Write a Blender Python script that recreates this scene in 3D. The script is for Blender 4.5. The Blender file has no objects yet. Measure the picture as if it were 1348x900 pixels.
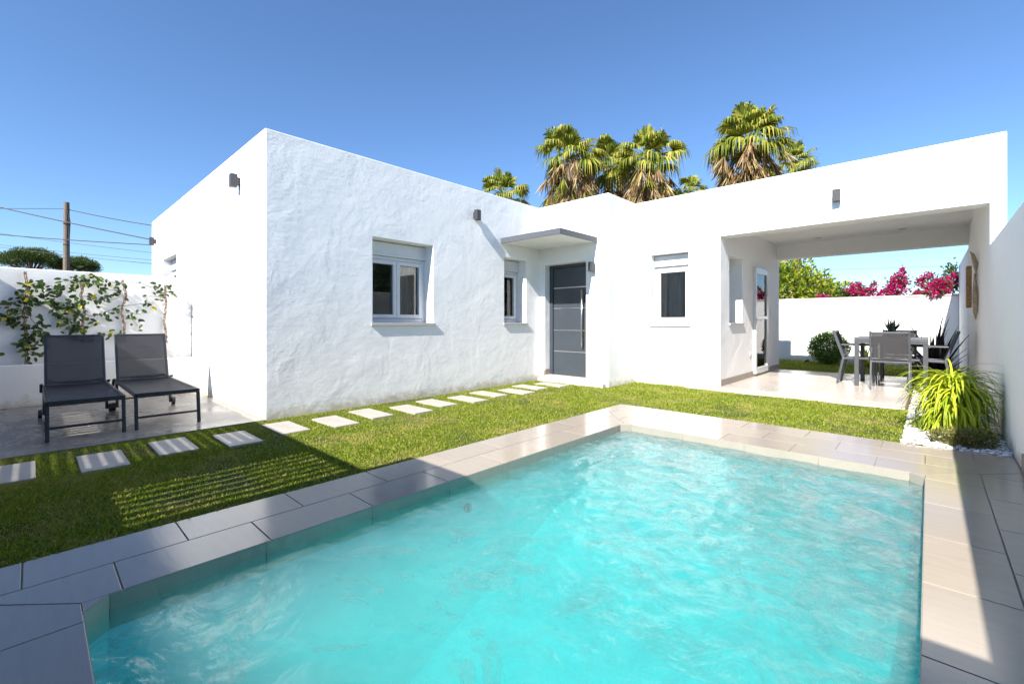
import bpy, bmesh, math, random
import numpy as np
from mathutils import Vector, Matrix, noise
R = math.radians
rnd = random.Random(11)
sc = bpy.context.scene
col = sc.collection

# ------------------------------------------------------------------ helpers
class MB:
    """collects shapes, then links them as ONE mesh object"""
    def __init__(s): s.v = []; s.f = []
    def add(s, vs, fs):
        n = len(s.v); s.v.extend([tuple(v) for v in vs]); s.f.extend([tuple(i + n for i in f) for f in fs]); return s
    def box(s, x0, x1, y0, y1, z0, z1):
        v = [(x, y, z) for z in (z0, z1) for y in (y0, y1) for x in (x0, x1)]
        return s.add(v, [(0, 2, 3, 1), (4, 5, 7, 6), (0, 1, 5, 4), (2, 6, 7, 3), (0, 4, 6, 2), (1, 3, 7, 5)])
    def obox(s, a, b, w, h, up=(0, 0, 1)):
        """bar of section w x h from a to b"""
        a = Vector(a); b = Vector(b); d = (b - a).normalized(); u = Vector(up)
        if abs(d.dot(u)) > .99: u = Vector((1, 0, 0))
        r = d.cross(u).normalized(); u = r.cross(d).normalized()
        v = []
        for p in (a, b):
            for sx, sy in ((-1, -1), (1, -1), (1, 1), (-1, 1)): v.append(p + r * sx * w / 2 + u * sy * h / 2)
        return s.add(v, [(3, 2, 1, 0), (4, 5, 6, 7), (0, 1, 5, 4), (1, 2, 6, 5), (2, 3, 7, 6), (3, 0, 4, 7)])
    def tube(s, pts, rad, n=8, caps=True):
        pts = [Vector(p) for p in pts]; m = len(pts)
        if not hasattr(rad, '__len__'): rad = [rad] * m
        vs = []; pr = None
        for i, p in enumerate(pts):
            d = (pts[min(i + 1, m - 1)] - pts[max(i - 1, 0)]).normalized()
            if pr is None:
                u = Vector((0, 0, 1)) if abs(d.z) < .9 else Vector((1, 0, 0)); r = d.cross(u).normalized()
            else:
                r = (pr - d * pr.dot(d)).normalized()
            pr = r; q = d.cross(r)
            for k in range(n):
                a = 2 * math.pi * k / n; vs.append(p + (r * math.cos(a) + q * math.sin(a)) * rad[i])
        fs = [(i * n + k, i * n + (k + 1) % n, (i + 1) * n + (k + 1) % n, (i + 1) * n + k) for i in range(m - 1) for k in range(n)]
        if caps: fs += [tuple(reversed(range(n))), tuple((m - 1) * n + k for k in range(n))]
        return s.add(vs, fs)
    def prism(s, poly, z0, z1):
        n = len(poly)
        if sum(poly[i][0] * poly[(i + 1) % n][1] - poly[(i + 1) % n][0] * poly[i][1] for i in range(n)) < 0: poly = poly[::-1]
        v = [(x, y, z0) for x, y in poly] + [(x, y, z1) for x, y in poly]
        return s.add(v, [tuple(reversed(range(n))), tuple(range(n, 2 * n))] + [(i, (i + 1) % n, n + (i + 1) % n, n + i) for i in range(n)])
    def build(s, name, mt, parent=None, loc=(0, 0, 0), bevel=0, smooth=False, shift=True):
        me = bpy.data.meshes.new(name)
        L = loc
        vs = [(x - L[0], y - L[1], z - L[2]) for x, y, z in s.v] if shift else s.v
        me.from_pydata(vs, [], s.f); me.update()
        if smooth: me.polygons.foreach_set('use_smooth', [True] * len(me.polygons))
        me.materials.append(mt)
        o = bpy.data.objects.new(name, me); col.objects.link(o)
        if parent: o.parent = parent
        else: o.location = L
        if bevel:
            b = o.modifiers.new('bevel', 'BEVEL'); b.width = bevel; b.segments = 2; b.limit_method = 'ANGLE'; b.angle_limit = R(40)
        return o

def tag(o, label, cat, group=None, kind=None):
    if label: o['label'] = label
    if cat: o['category'] = cat
    if group: o['group'] = group
    if kind: o['kind'] = kind
    return o
def thing(name, label, cat, loc=(0, 0, 0), rz=0, group=None):
    o = bpy.data.objects.new(name, None); col.objects.link(o); o.location = loc; o.rotation_euler = (0, 0, rz)
    o.empty_display_size = .1
    return tag(o, label, cat, group)
def copy_tree(o, parent=None):
    c = o.copy(); col.objects.link(c); c.parent = parent
    for ch in list(o.children): copy_tree(ch, c)
    return c
def struct(o): o['kind'] = 'structure'; return o

# ------------------------------------------------------------------ materials
def newmat(name):
    m = bpy.data.materials.new(name); m.use_nodes = True
    nt = m.node_tree; nt.nodes.clear()
    out = nt.nodes.new('ShaderNodeOutputMaterial')
    return m, nt, out
def N(nt, t, **k):
    n = nt.nodes.new(t)
    for a, b in k.items():
        if a.startswith('i_'):
            key = a[2:]; key = int(key) if key.isdigit() else key.replace('_', ' ')
            n.inputs[key].default_value = b
        else: setattr(n, a, b)
    return n
def ramp(nt, stops, src=None, interp='LINEAR'):
    n = nt.nodes.new('ShaderNodeValToRGB'); cr = n.color_ramp; cr.interpolation = interp
    while len(cr.elements) < len(stops): cr.elements.new(.5)
    for e, (p, c) in zip(cr.elements, stops):
        e.position = p; e.color = (c[0], c[1], c[2], 1) if hasattr(c, '__len__') else (c, c, c, 1)
    if src is not None: nt.links.new(src, n.inputs[0])
    return n
def mixc(nt, fac, a, b, mode='MIX'):
    n = nt.nodes.new('ShaderNodeMix'); n.data_type = 'RGBA'; n.blend_type = mode
    for sock, v in ((n.inputs[0], fac), (n.inputs[6], a), (n.inputs[7], b)):
        if hasattr(v, 'is_linked'): nt.links.new(v, sock)
        else: sock.default_value = v if not hasattr(v, '__len__') else (v[0], v[1], v[2], 1)
    return n.outputs[2]
def noi(nt, scale, detail=4, rough=.55, vec=None, dist=0):
    n = N(nt, 'ShaderNodeTexNoise'); n.inputs['Scale'].default_value = scale; n.inputs['Detail'].default_value = detail
    n.inputs['Roughness'].default_value = rough; n.inputs['Distortion'].default_value = dist
    if vec is not None: nt.links.new(vec, n.inputs['Vector'])
    return n
def objco(nt, scale=None, rot=None):
    t = N(nt, 'ShaderNodeTexCoord')
    if scale is None and rot is None: return t.outputs['Object']
    m = N(nt, 'ShaderNodeMapping'); nt.links.new(t.outputs['Object'], m.inputs[0])
    if scale: m.inputs['Scale'].default_value = scale
    if rot: m.inputs['Rotation'].default_value = rot
    return m.outputs[0]
def bump(nt, h, strength, dist, prev=None):
    b = N(nt, 'ShaderNodeBump'); b.inputs['Strength'].default_value = strength; b.inputs['Distance'].default_value = dist
    nt.links.new(h, b.inputs['Height'])
    if prev is not None: nt.links.new(prev, b.inputs['Normal'])
    return b.outputs[0]
def pbsdf(nt, out, colr=(.5, .5, .5), rough=.5, metal=0, spec=.5, normal=None):
    p = N(nt, 'ShaderNodeBsdfPrincipled')
    if hasattr(colr, 'is_linked'): nt.links.new(colr, p.inputs['Base Color'])
    else: p.inputs['Base Color'].default_value = (*colr, 1)
    if hasattr(rough, 'is_linked'): nt.links.new(rough, p.inputs['Roughness'])
    else: p.inputs['Roughness'].default_value = rough
    p.inputs['Metallic'].default_value = metal; p.inputs['Specular IOR Level'].default_value = spec
    if normal is not None: nt.links.new(normal, p.inputs['Normal'])
    if out is not None: nt.links.new(p.outputs[0], out.inputs[0])
    return p
def simple(name, c, rough=.5, metal=0, spec=.5, var=.12, scale=30, bmp=0):
    m, nt, out = newmat(name)
    co = objco(nt); n = noi(nt, scale, 5, .6, co)
    lo = tuple(x * (1 - var) for x in c); hi = tuple(min(1, x * (1 + var)) for x in c)
    r = ramp(nt, [(.3, lo), (.7, hi)], n.outputs[0])
    nm = bump(nt, n.outputs[0], .5, bmp) if bmp else None
    pbsdf(nt, out, r.outputs[0], rough, metal, spec, nm)
    return m

def plaster(name, lump=1.0, base=(.87, .865, .85)):
    m, nt, out = newmat(name)
    co = objco(nt)
    big = noi(nt, 2.2, 3, .5, co, .4)
    med = noi(nt, 7, 5, .6, co, .8)
    st = noi(nt, 5, 6, .65, objco(nt, (1, 1, 3.2), (.5, 0, 0)), 1.2)
    fine = noi(nt, 160, 3, .6, co)
    sh = ramp(nt, [(.46, 0), (.54, 1)], st.outputs[0])
    nm = bump(nt, big.outputs[0], .5 * lump, .05)
    nm = bump(nt, med.outputs[0], .5 * lump, .012, nm)
    nm = bump(nt, sh.outputs[0], .35 * lump, .0022, nm)
    nm = bump(nt, fine.outputs[0], .35, .0012, nm)
    v = ramp(nt, [(.3, tuple(x * .97 for x in base)), (.7, base)], med.outputs[0])
    # splashed soil along the foot of the wall
    sx = N(nt, 'ShaderNodeSeparateXYZ'); nt.links.new(co, sx.inputs[0])
    dn = noi(nt, 9, 6, .7, co)
    a = N(nt, 'ShaderNodeMath', operation='MULTIPLY'); nt.links.new(dn.outputs[0], a.inputs[0]); a.inputs[1].default_value = .34
    b = N(nt, 'ShaderNodeMath', operation='SUBTRACT'); nt.links.new(a.outputs[0], b.inputs[0]); nt.links.new(sx.outputs[2], b.inputs[1])
    k = N(nt, 'ShaderNodeMapRange'); nt.links.new(b.outputs[0], k.inputs[0]); k.inputs[1].default_value = .06; k.inputs[2].default_value = .16; k.inputs[4].default_value = .75
    c = mixc(nt, k.outputs[0], v.outputs[0], (.55, .47, .34))
    pbsdf(nt, out, c, .85, 0, .2, nm)
    return m

M = {}
M['plaster'] = plaster('white_plaster', .5)
M['plaster_smooth'] = plaster('smooth_white_plaster', .2)
M['white_pvc'] = simple('white_window_frame', (.60, .61, .62), .3, var=.02)
M['grey_metal'] = simple('grey_metal', (.13, .14, .155), .4, .0, var=.08)
M['canopy_grey'] = simple('canopy_grey', (.085, .095, .11), .5, var=.05)
M['door_grey'] = simple('anthracite_door', (.045, .055, .068), .32, var=.06, scale=8)
M['steel'] = simple('brushed_steel', (.62, .62, .62), .28, 1, var=.05)
M['dark_lamp'] = simple('dark_lamp_metal', (.045, .045, .05), .45)
M['table_grey'] = simple('grey_aluminium', (.07, .074, .084), .38, var=.05)
M['black_metal'] = simple('black_aluminium', (.025, .028, .035), .35, var=.1)
M['stone_sill'] = simple('stone_sill', (.45, .44, .42), .6, var=.06)
M['skirting'] = simple('stone_skirting', (.30, .255, .215), .5, var=.1)
M['wood_pole'] = simple('weathered_pole', (.17, .135, .105), .85, var=.3, scale=12)
M['cable'] = simple('black_cable', (.02, .02, .025), .6)
M['curtain'] = simple('grey_curtain', (.33, .32, .31), .9, var=.05)
M['soil'] = simple('soil', (.11, .075, .045), .95, var=.4, scale=18, bmp=.01)
M['room'] = simple('room_paint', (.30, .28, .26), .8)
M['pot'] = simple('grey_pot', (.3, .3, .3), .6)
M['bark'] = simple('bark', (.16, .12, .085), .9, var=.4, scale=14, bmp=.02)
M['vine_stem'] = simple('vine_stem', (.26, .18, .12), .8, var=.3, scale=40)
M['driftwood'] = simple('driftwood', (.30, .17, .07), .8, var=.5, scale=40, bmp=.006)
M['carved'] = simple('carved_horn', (.36, .27, .18), .5, var=.3, scale=12)
M['stone_mat'] = simple('pale_stone', (.40, .365, .32), .6, var=.1, scale=9)
M['cap'] = simple('pale_coping', (.55, .50, .45), .7, var=.06)

def tile_mat(name, base, rough=.3, streak=(1.4, 9, 1)):
    m, nt, out = newmat(name)
    co = objco(nt, streak); n1 = noi(nt, 3, 8, .65, co, .6)
    co2 = objco(nt); n2 = noi(nt, 1.3, 4, .5, co2); n3 = noi(nt, 90, 4, .6, co2)
    g = N(nt, 'ShaderNodeNewGeometry')
    c1 = ramp(nt, [(.28, tuple(x * .92 for x in base)), (.5, base), (.75, tuple(x * 1.05 for x in base))], n1.outputs[0])
    c2 = mixc(nt, 1.0, c1.outputs[0], ramp(nt, [(0, (.93, .93, .94)), (1, (1.04, 1.03, 1.02))], g.outputs['Random Per Island']).outputs[0], 'MULTIPLY')
    rr = ramp(nt, [(.35, rough * .75), (.7, rough * 1.35)], n2.outputs[0])
    nm = bump(nt, n3.outputs[0], .25, .0006); nm = bump(nt, n1.outputs[0], .25, .0012, nm)
    pbsdf(nt, out, c2, rr.outputs[0], 0, .5, nm)
    return m
M['tile'] = tile_mat('beige_porcelain_tile', (.365, .31, .25), .16)
M['riser'] = tile_mat('pool_edge_tile', (.33, .31, .26), .3)
M['terrace_tile'] = tile_mat('terrace_tile', (.46, .41, .36), .3)
M['grout'] = simple('grout', (.22, .19, .16), .9)

def concrete():
    m, nt, out = newmat('polished_concrete')
    co = objco(nt); a = noi(nt, 1.1, 8, .6, co, 1.0); b = noi(nt, 5, 8, .7, co, .8); c = noi(nt, 60, 4, .6, co)
    k = mixc(nt, .5, a.outputs[0], b.outputs[0])
    r = ramp(nt, [(.36, (.14, .13, .12)), (.5, (.21, .195, .18)), (.62, (.29, .27, .25))], k)
    rr = ramp(nt, [(.38, .16), (.62, .42)], a.outputs[0])
    nm = bump(nt, c.outputs[0], .2, .0006); nm = bump(nt, b.outputs[0], .3, .004, nm)
    pbsdf(nt, out, r.outputs[0], rr.outputs[0], 0, .5, nm); return m
M['concrete'] = concrete()

def foliage(name, stops, trans=.35, rough=.45, lowscale=None, lowstops=None, spec=.35):
    """leaf colour picked per leaf; optional slow drift over the plant"""
    m, nt, out = newmat(name)
    g = N(nt, 'ShaderNodeNewGeometry')
    c = ramp(nt, stops, g.outputs['Random Per Island']).outputs[0]
    if lowscale:
        n = noi(nt, lowscale, 3, .6, objco(nt))
        f = ramp(nt, lowstops[0], n.outputs[0])
        c = mixc(nt, f.outputs[0], c, lowstops[1])
    p = pbsdf(nt, None, c, rough, 0, spec)
    t = N(nt, 'ShaderNodeBsdfTranslucent'); nt.links.new(c, t.inputs[0])
    mx = N(nt, 'ShaderNodeMixShader'); mx.inputs[0].default_value = trans
    nt.links.new(p.outputs[0], mx.inputs[1]); nt.links.new(t.outputs[0], mx.inputs[2]); nt.links.new(mx.outputs[0], out.inputs[0])
    return m
M['grass'] = foliage('lawn_blades', [(0, (.10, .165, .012)), (.5, (.215, .30, .02)), (.8, (.34, .40, .035)), (.9, (.55, .47, .14)), (1, (.46, .40, .2))], .35, .5,
                     2.3, ([(.5, (0, 0, 0)), (.68, (.7, .7, .7))], (.45, .40, .12)), .12)
M['lawn_soil'] = None
M['hedge_y'] = foliage('yellow_green_leaves', [(0, (.05, .10, .01)), (.4, (.17, .26, .02)), (.9, (.42, .46, .03)), (1, (.45, .2, .06))], .4)
M['leaf_dark'] = foliage('dark_green_leaves', [(0, (.03, .06, .015)), (.6, (.06, .11, .02)), (1, (.10, .15, .03))], .3)
M['bush'] = foliage('bush_leaves', [(0, (.05, .11, .015)), (.6, (.14, .24, .04)), (1, (.22, .33, .05))], .35)
M['pine'] = foliage('pine_needles', [(0, (.03, .06, .012)), (.6, (.07, .12, .025)), (1, (.12, .17, .04))], .2)
M['bougain'] = foliage('magenta_bracts', [(0, (.42, .004, .10)), (.6, (.60, .008, .17)), (1, (.75, .03, .26))], .4)
M['palm'] = foliage('palm_leaves', [(0, (.08, .13, .02)), (.45, (.24, .29, .04)), (.8, (.44, .43, .07)), (1, (.58, .46, .12))], .4, .5, spec=.15)
M['palm_dead'] = foliage('dry_palm_leaves', [(0, (.16, .09, .045)), (.5, (.38, .26, .13)), (.85, (.56, .43, .26)), (1, (.50, .46, .12))], .3, .8, spec=.1)
M['vine'] = foliage('vine_leaves', [(0, (.03, .055, .018)), (.6, (.055, .10, .025)), (.9, (.10, .17, .03)), (.93, (.5, .45, .03)), (1, (.6, .5, .03))], .3, .35)
M['ribbon'] = foliage('yellow_green_straps', [(0, (.22, .33, .02)), (.5, (.42, .50, .03)), (.9, (.58, .62, .05)), (1, (.55, .45, .12))], .35, .4)
M['shrub'] = foliage('olive_shrub', [(0, (.08, .09, .02)), (.6, (.20, .20, .05)), (1, (.33, .30, .12))], .25)
M['phormium'] = foliage('bronze_blades', [(0, (.02, .018, .016)), (.7, (.05, .04, .035)), (1, (.09, .06, .05))], .1)
M['agave'] = foliage('grey_spikes', [(0, (.06, .08, .05)), (.6, (.2, .22, .17)), (1, (.35, .34, .28))], .1)
M['gravel'] = foliage('white_pebbles', [(0, (.45, .43, .40)), (.5, (.68, .66, .63)), (.9, (.8, .79, .76)), (1, (.3, .27, .24))], 0, .7)

def soil_lawn():
    m, nt, out = newmat('lawn_soil')
    co = objco(nt); a = noi(nt, 60, 6, .7, co); b = noi(nt, 1.6, 3, .6, co)
    r = ramp(nt, [(.3, (.03, .045, .012)), (.55, (.07, .09, .025)), (.75, (.20, .17, .07))], a.outputs[0])
    c = mixc(nt, ramp(nt, [(.52, 0), (.75, .6)], b.outputs[0]).outputs[0], r.outputs[0], (.28, .23, .1))
    pbsdf(nt, out, c, .95, 0, .1, bump(nt, a.outputs[0], .8, .01)); return m
M['lawn_soil'] = soil_lawn()

def textilene(name, c, alpha):
    m, nt, out = newmat(name)
    w = N(nt, 'ShaderNodeTexWave'); w.inputs['Scale'].default_value = 60; nt.links.new(objco(nt), w.inputs[0])
    cc = ramp(nt, [(0, tuple(x * .8 for x in c)), (1, tuple(x * 1.2 for x in c))], w.outputs[0])
    p = pbsdf(nt, None, cc.outputs[0], .45, 0, .45)
    t = N(nt, 'ShaderNodeBsdfTransparent'); mx = N(nt, 'ShaderNodeMixShader'); mx.inputs[0].default_value = alpha
    nt.links.new(p.outputs[0], mx.inputs[1]); nt.links.new(t.outputs[0], mx.inputs[2]); nt.links.new(mx.outputs[0], out.inputs[0]); return m
M['mesh_black'] = textilene('black_mesh_fabric', (.022, .022, .027), .24)
M['mesh_grey'] = textilene('grey_mesh_fabric', (.06, .06, .064), .22)

def glass():
    m, nt, out = newmat('window_glass')
    f = N(nt, 'ShaderNodeFresnel'); f.inputs[0].default_value = 1.6
    g = N(nt, 'ShaderNodeBsdfGlossy'); g.inputs['Roughness'].default_value = .01
    t = N(nt, 'ShaderNodeBsdfTransparent'); t.inputs[0].default_value = (.8, .83, .83, 1)
    mx = N(nt, 'ShaderNodeMixShader'); nt.links.new(f.outputs[0], mx.inputs[0])
    nt.links.new(t.outputs[0], mx.inputs[1]); nt.links.new(g.outputs[0], mx.inputs[2]); nt.links.new(mx.outputs[0], out.inputs[0]); return m
M['glass'] = glass()

def water():
    m, nt, out = newmat('pool_water')
    co = objco(nt)
    n1 = noi(nt, 5, 5, .6, co, 1.4); n2 = noi(nt, 19, 4, .6, co, .8)
    nm = bump(nt, n1.outputs[0], .55, .02); nm = bump(nt, n2.outputs[0], .5, .004, nm)
    f = N(nt, 'ShaderNodeFresnel'); f.inputs[0].default_value = 1.33; nt.links.new(nm, f.inputs['Normal'])
    g = N(nt, 'ShaderNodeBsdfGlossy'); g.inputs['Roughness'].default_value = .03; nt.links.new(nm, g.inputs['Normal'])
    t = N(nt, 'ShaderNodeBsdfTransparent')
    # milky veil: bubbles plus sky and house reflections painted in as pale swirls
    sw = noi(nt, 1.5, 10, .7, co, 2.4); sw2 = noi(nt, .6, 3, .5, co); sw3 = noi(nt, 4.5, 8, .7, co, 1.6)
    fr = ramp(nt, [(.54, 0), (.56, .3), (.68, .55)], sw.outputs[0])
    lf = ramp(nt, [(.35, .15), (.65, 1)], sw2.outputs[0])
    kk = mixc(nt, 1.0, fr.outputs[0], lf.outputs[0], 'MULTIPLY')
    sxw = N(nt, 'ShaderNodeSeparateXYZ'); nt.links.new(co, sxw.inputs[0])      # veil thickest at the far end, painting its sunlit, mirrored whiteness
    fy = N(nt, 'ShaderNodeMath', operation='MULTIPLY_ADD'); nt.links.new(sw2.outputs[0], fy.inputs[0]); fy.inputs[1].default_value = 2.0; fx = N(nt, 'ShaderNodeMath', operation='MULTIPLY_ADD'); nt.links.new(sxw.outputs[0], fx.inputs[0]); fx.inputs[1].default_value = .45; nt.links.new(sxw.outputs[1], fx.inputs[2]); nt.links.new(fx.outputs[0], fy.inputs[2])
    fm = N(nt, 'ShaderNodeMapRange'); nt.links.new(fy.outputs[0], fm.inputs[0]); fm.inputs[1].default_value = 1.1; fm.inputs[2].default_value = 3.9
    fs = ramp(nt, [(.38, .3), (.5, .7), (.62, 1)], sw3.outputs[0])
    far_sheen = mixc(nt, 1.0, fm.outputs[0], fs.outputs[0], 'MULTIPLY')
    kk = mixc(nt, 1.0, kk, far_sheen, 'SCREEN')
    foam_sheen_c = mixc(nt, far_sheen, (.48, .58, .575), (.58, .62, .615)); vc = mixc(nt, kk, (.20, .42, .42), foam_sheen_c)
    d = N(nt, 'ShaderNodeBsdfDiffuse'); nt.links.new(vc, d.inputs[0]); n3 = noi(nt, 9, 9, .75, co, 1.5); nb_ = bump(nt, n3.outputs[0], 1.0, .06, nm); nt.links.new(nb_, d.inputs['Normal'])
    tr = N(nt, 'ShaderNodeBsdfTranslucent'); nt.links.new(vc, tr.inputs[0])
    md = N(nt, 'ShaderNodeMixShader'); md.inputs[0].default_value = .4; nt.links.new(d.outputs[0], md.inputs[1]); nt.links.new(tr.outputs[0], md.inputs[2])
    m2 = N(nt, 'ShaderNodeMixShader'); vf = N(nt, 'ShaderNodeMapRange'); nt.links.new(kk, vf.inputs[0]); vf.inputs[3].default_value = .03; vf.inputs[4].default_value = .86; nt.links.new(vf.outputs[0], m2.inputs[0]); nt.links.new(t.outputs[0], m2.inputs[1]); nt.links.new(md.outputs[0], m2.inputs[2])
    gm_ = N(nt, 'ShaderNodeNewGeometry'); ff = mixc(nt, gm_.outputs['Backfacing'], f.outputs[0], (.06, .06, .06))   # light crosses the surface unrefracted, so no total reflection from below
    m3 = N(nt, 'ShaderNodeMixShader'); nt.links.new(ff, m3.inputs[0]); nt.links.new(m2.outputs[0], m3.inputs[1]); nt.links.new(g.outputs[0], m3.inputs[2])
    nt.links.new(m3.outputs[0], out.inputs[0])
    va = N(nt, 'ShaderNodeVolumeAbsorption'); va.inputs[0].default_value = (.0, .976, .970, 1); va.inputs[1].default_value = 2.6
    vs = N(nt, 'ShaderNodeVolumeScatter'); vs.inputs[0].default_value = (1, 1, 1, 1); vs.inputs[1].default_value = .75
    ad = N(nt, 'ShaderNodeAddShader'); nt.links.new(va.outputs[0], ad.inputs[0]); nt.links.new(vs.outputs[0], ad.inputs[1])
    nt.links.new(ad.outputs[0], out.inputs['Volume'])
    return m
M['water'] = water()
def poolpaint():
    m, nt, out = newmat('pool_liner')
    n = noi(nt, 6, 4, .6, objco(nt))
    pbsdf(nt, out, ramp(nt, [(.3, (.38, .47, .49)), (.7, (.44, .52, .54))], n.outputs[0]).outputs[0], .6, 0, .3); return m
M['liner'] = poolpaint()

# ------------------------------------------------------------------ key dimensions (camera 1 m above the deck)
X0, Y0, H = -4.99, 1.633, 3.0
Y1, X1, Y2, XJ, XR = 6.057, -3.613, 6.942, -2.26, .467
YB = 13.43

# ------------------------------------------------------------------ ground
g = MB()
gx = [-400, -8.07, -4.99, -4.66, -2.77]
g.v = [(-600, -600, -.06), (600, -600, -.06), (600, 900, -.06), (-600, 900, -.06),
       (-2.5, -.1, -.06), (.25, -.1, -.06), (.25, 4.3, -.06), (-2.5, 4.3, -.06)]
g.f = [(0, 1, 5, 4), (1, 2, 6, 5), (2, 3, 7, 6), (3, 0, 4, 7)]
struct(g.build('ground', M['soil']))
lw = MB()
lw.box(X0 - .02, -2.78, -3.0, Y1 + .3, -.058, -.012)
lw.box(-2.78, -.18, 4.94, 6.90, -.058, -.012)
lw.box(-3.6, -2.3, 6.0, 6.95, -.058, -.012) if False else lw.box(-3.62, -2.78, Y1 + .3, Y2 + .05, -.058, -.012)
lw.box(-4.0, .46, 10.3, YB, -.058, .0)
struct(lw.build('lawn', M['lawn_soil']))

# lawn blades ("stuff")
stones = [(-4.45, -.11), (-4.375, .347), (-4.48, .777), (-4.365, 1.205), (-4.485, 1.645), (-4.40, 2.095), (-4.495, 2.54), (-4.378, 2.985),
          (-4.485, 3.43), (-4.42, 3.885), (-4.515, 4.355), (-4.395, 4.805), (-4.525, 5.255), (-4.445, 5.705)]
def grass():
    rs = np.random.RandomState(3)
    P = []
    def region(x0, x1, y0, y1, dens, L, W, z=-.014):
        n = int((x1 - x0) * (y1 - y0) * dens)
        p = np.empty((n, 6)); p[:, 0] = rs.uniform(x0, x1, n); p[:, 1] = rs.uniform(y0, y1, n); p[:, 2] = z
        p[:, 3] = L * rs.uniform(.55, 1.25, n); p[:, 4] = W * rs.uniform(.7, 1.3, n); p[:, 5] = 0
        P.append(p)
    region(X0 + .01, -2.762, -1.0, 1.2, 24000, .027, .0036)
    region(X0 + .01, -2.762, 1.2, 2.8, 19000, .027, .0042)
    region(X0 + .01, -2.762, 2.8, Y1, 12000, .028, .0055)
    region(-3.62, -2.775, Y1, Y2, 7000, .034, .007)
    region(-2.78, -.165, 4.92, 6.86, 12000, .028, .0055)
    region(-3.6, .45, 10.32, YB - .02, 3000, .05, .012, -.002)
    p = np.concatenate(P)
    ok = np.ones(len(p), bool)
    for sx, sy in stones: ok &= ~((abs(p[:, 0] - sx) < .262) & (abs(p[:, 1] - sy) < .128))
    ok &= ~((p[:, 0] < -3.66) & (p[:, 1] > 5.96))
    ok &= ~((p[:, 0] > -2.34) & (p[:, 1] > 6.84) & (p[:, 1] < 7.5))
    p = p[ok]; n = len(p)
    # unevenly worn: thin the blades out where the turf is bare
    th = np.array([noise.noise(Vector((a * 1.7, b * 1.7, 3.3))) + .5 * noise.noise(Vector((a * 5, b * 5, 7))) for a, b in p[:, :2]])
    keep = (rs.uniform(0, 1, n) > np.clip((th - .15) * 1.6, 0, .75)); p = p[keep]; th = th[keep]; n = len(p)
    ln = p[:, 3] * (1 - .35 * np.clip(th + .2, -.5, 1))
    az = rs.uniform(0, 2 * np.pi, n); ti = rs.uniform(.2, 1.25, n); fa = rs.uniform(0, 2 * np.pi, n)
    dx = np.sin(ti) * np.cos(az); dy = np.sin(ti) * np.sin(az); dz = np.cos(ti)
    wx = np.cos(fa) * p[:, 4] / 2; wy = np.sin(fa) * p[:, 4] / 2
    V = np.empty((n, 4, 3)); b = p[:, :3]
    V[:, 0] = b - np.stack([wx, wy, 0 * wx], 1); V[:, 1] = b + np.stack([wx, wy, 0 * wx], 1)
    mid = b + np.stack([dx * ln * .45, dy * ln * .45, ln * (.5 * dz + .08)], 1)
    V[:, 2] = mid + np.stack([wx * .8, wy * .8, 0 * wx], 1)
    V[:, 3] = b + np.stack([dx * ln, dy * ln, ln * dz * .95], 1)
    me = bpy.data.meshes.new('grass'); me.vertices.add(n * 4); me.vertices.foreach_set('co', V.ravel())
    me.loops.add(n * 4); me.loops.foreach_set('vertex_index', np.arange(n * 4))
    me.polygons.add(n); me.polygons.foreach_set('loop_start', np.arange(0, n * 4, 4)); me.update(calc_edges=True)
    me.materials.append(M['grass']); o = bpy.data.objects.new('grass', me); col.objects.link(o)
    tag(o, 'short mown lawn of green and straw coloured blades round the pool deck', 'grass', kind='stuff')
grass()

ORD = ['first', 'second', 'third', 'fourth', 'fifth', 'sixth', 'seventh', 'eighth', 'ninth', 'tenth', 'eleventh', 'twelfth', 'thirteenth', 'fourteenth']
for i, (sx, sy) in enumerate(stones):
    w = MB(); w.box(sx - .26, sx + .26, sy - .126, sy + .126, -.03, .006)
    extra = {0: 'cut by the photo edge, with light stripes', 1: 'crossed by three bright light stripes', 2: 'striped with light near the second lounger',
             3: 'in dappled shade before the house corner', 4: 'in the sun beside the house corner', 13: 'directly before the front door step'}.get(i, 'in the sun along the house wall')
    o = w.build('stepping_stone', M['stone_mat'], loc=(sx, sy, -.03), bevel=.003)
    tag(o, '%s stone from the left, %s' % (ORD[i], extra), 'stepping stone', 'stepping stones in a row across the lawn')

# left terrace of polished concrete
t = MB(); t.box(-8.07, X0 + .02, -6, Y0, -.05, .004)
struct(t.build('terrace', M['concrete'], bevel=.004))

# ------------------------------------------------------------------ pool deck
PX0, PX1, PY0, PY1 = -2.21, -.02, .12, 4.0
def clip(poly, a, b, c):                     # keep a*x+b*y<=c
    out = []
    for i in range(len(poly)):
        p, q = poly[i], poly[(i + 1) % len(poly)]
        dp, dq = a * p[0] + b * p[1] - c, a * q[0] + b * q[1] - c
        if dp <= 0: out.append(p)
        if (dp < 0) != (dq < 0) and dp != dq:
            t_ = dp / (dp - dq); out.append((p[0] + t_ * (q[0] - p[0]), p[1] + t_ * (q[1] - p[1])))
    return out
dk = MB(); G = .0028
def tile(x0, x1, y0, y1, clips=()):
    p = [(x0 + G, y0 + G), (x1 - G, y0 + G), (x1 - G, y1 - G), (x0 + G, y1 - G)]
    for a, b, c in clips:
        s = math.hypot(a, b); p = clip(p, a / s, b / s, c / s - G)
        if len(p) < 3: return
    area = abs(sum(p[i][0] * p[(i + 1) % len(p)][1] - p[(i + 1) % len(p)][0] * p[i][1] for i in range(len(p)))) / 2
    if area > 1e-5: dk.prism(p, -.02, 0)
mNL = (PX0, PY0)   # mitres: near left, far left, far right
cl_left = [(1, -1, PX0 - PY0), (1, 1, PX0 + PY1)]
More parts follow.
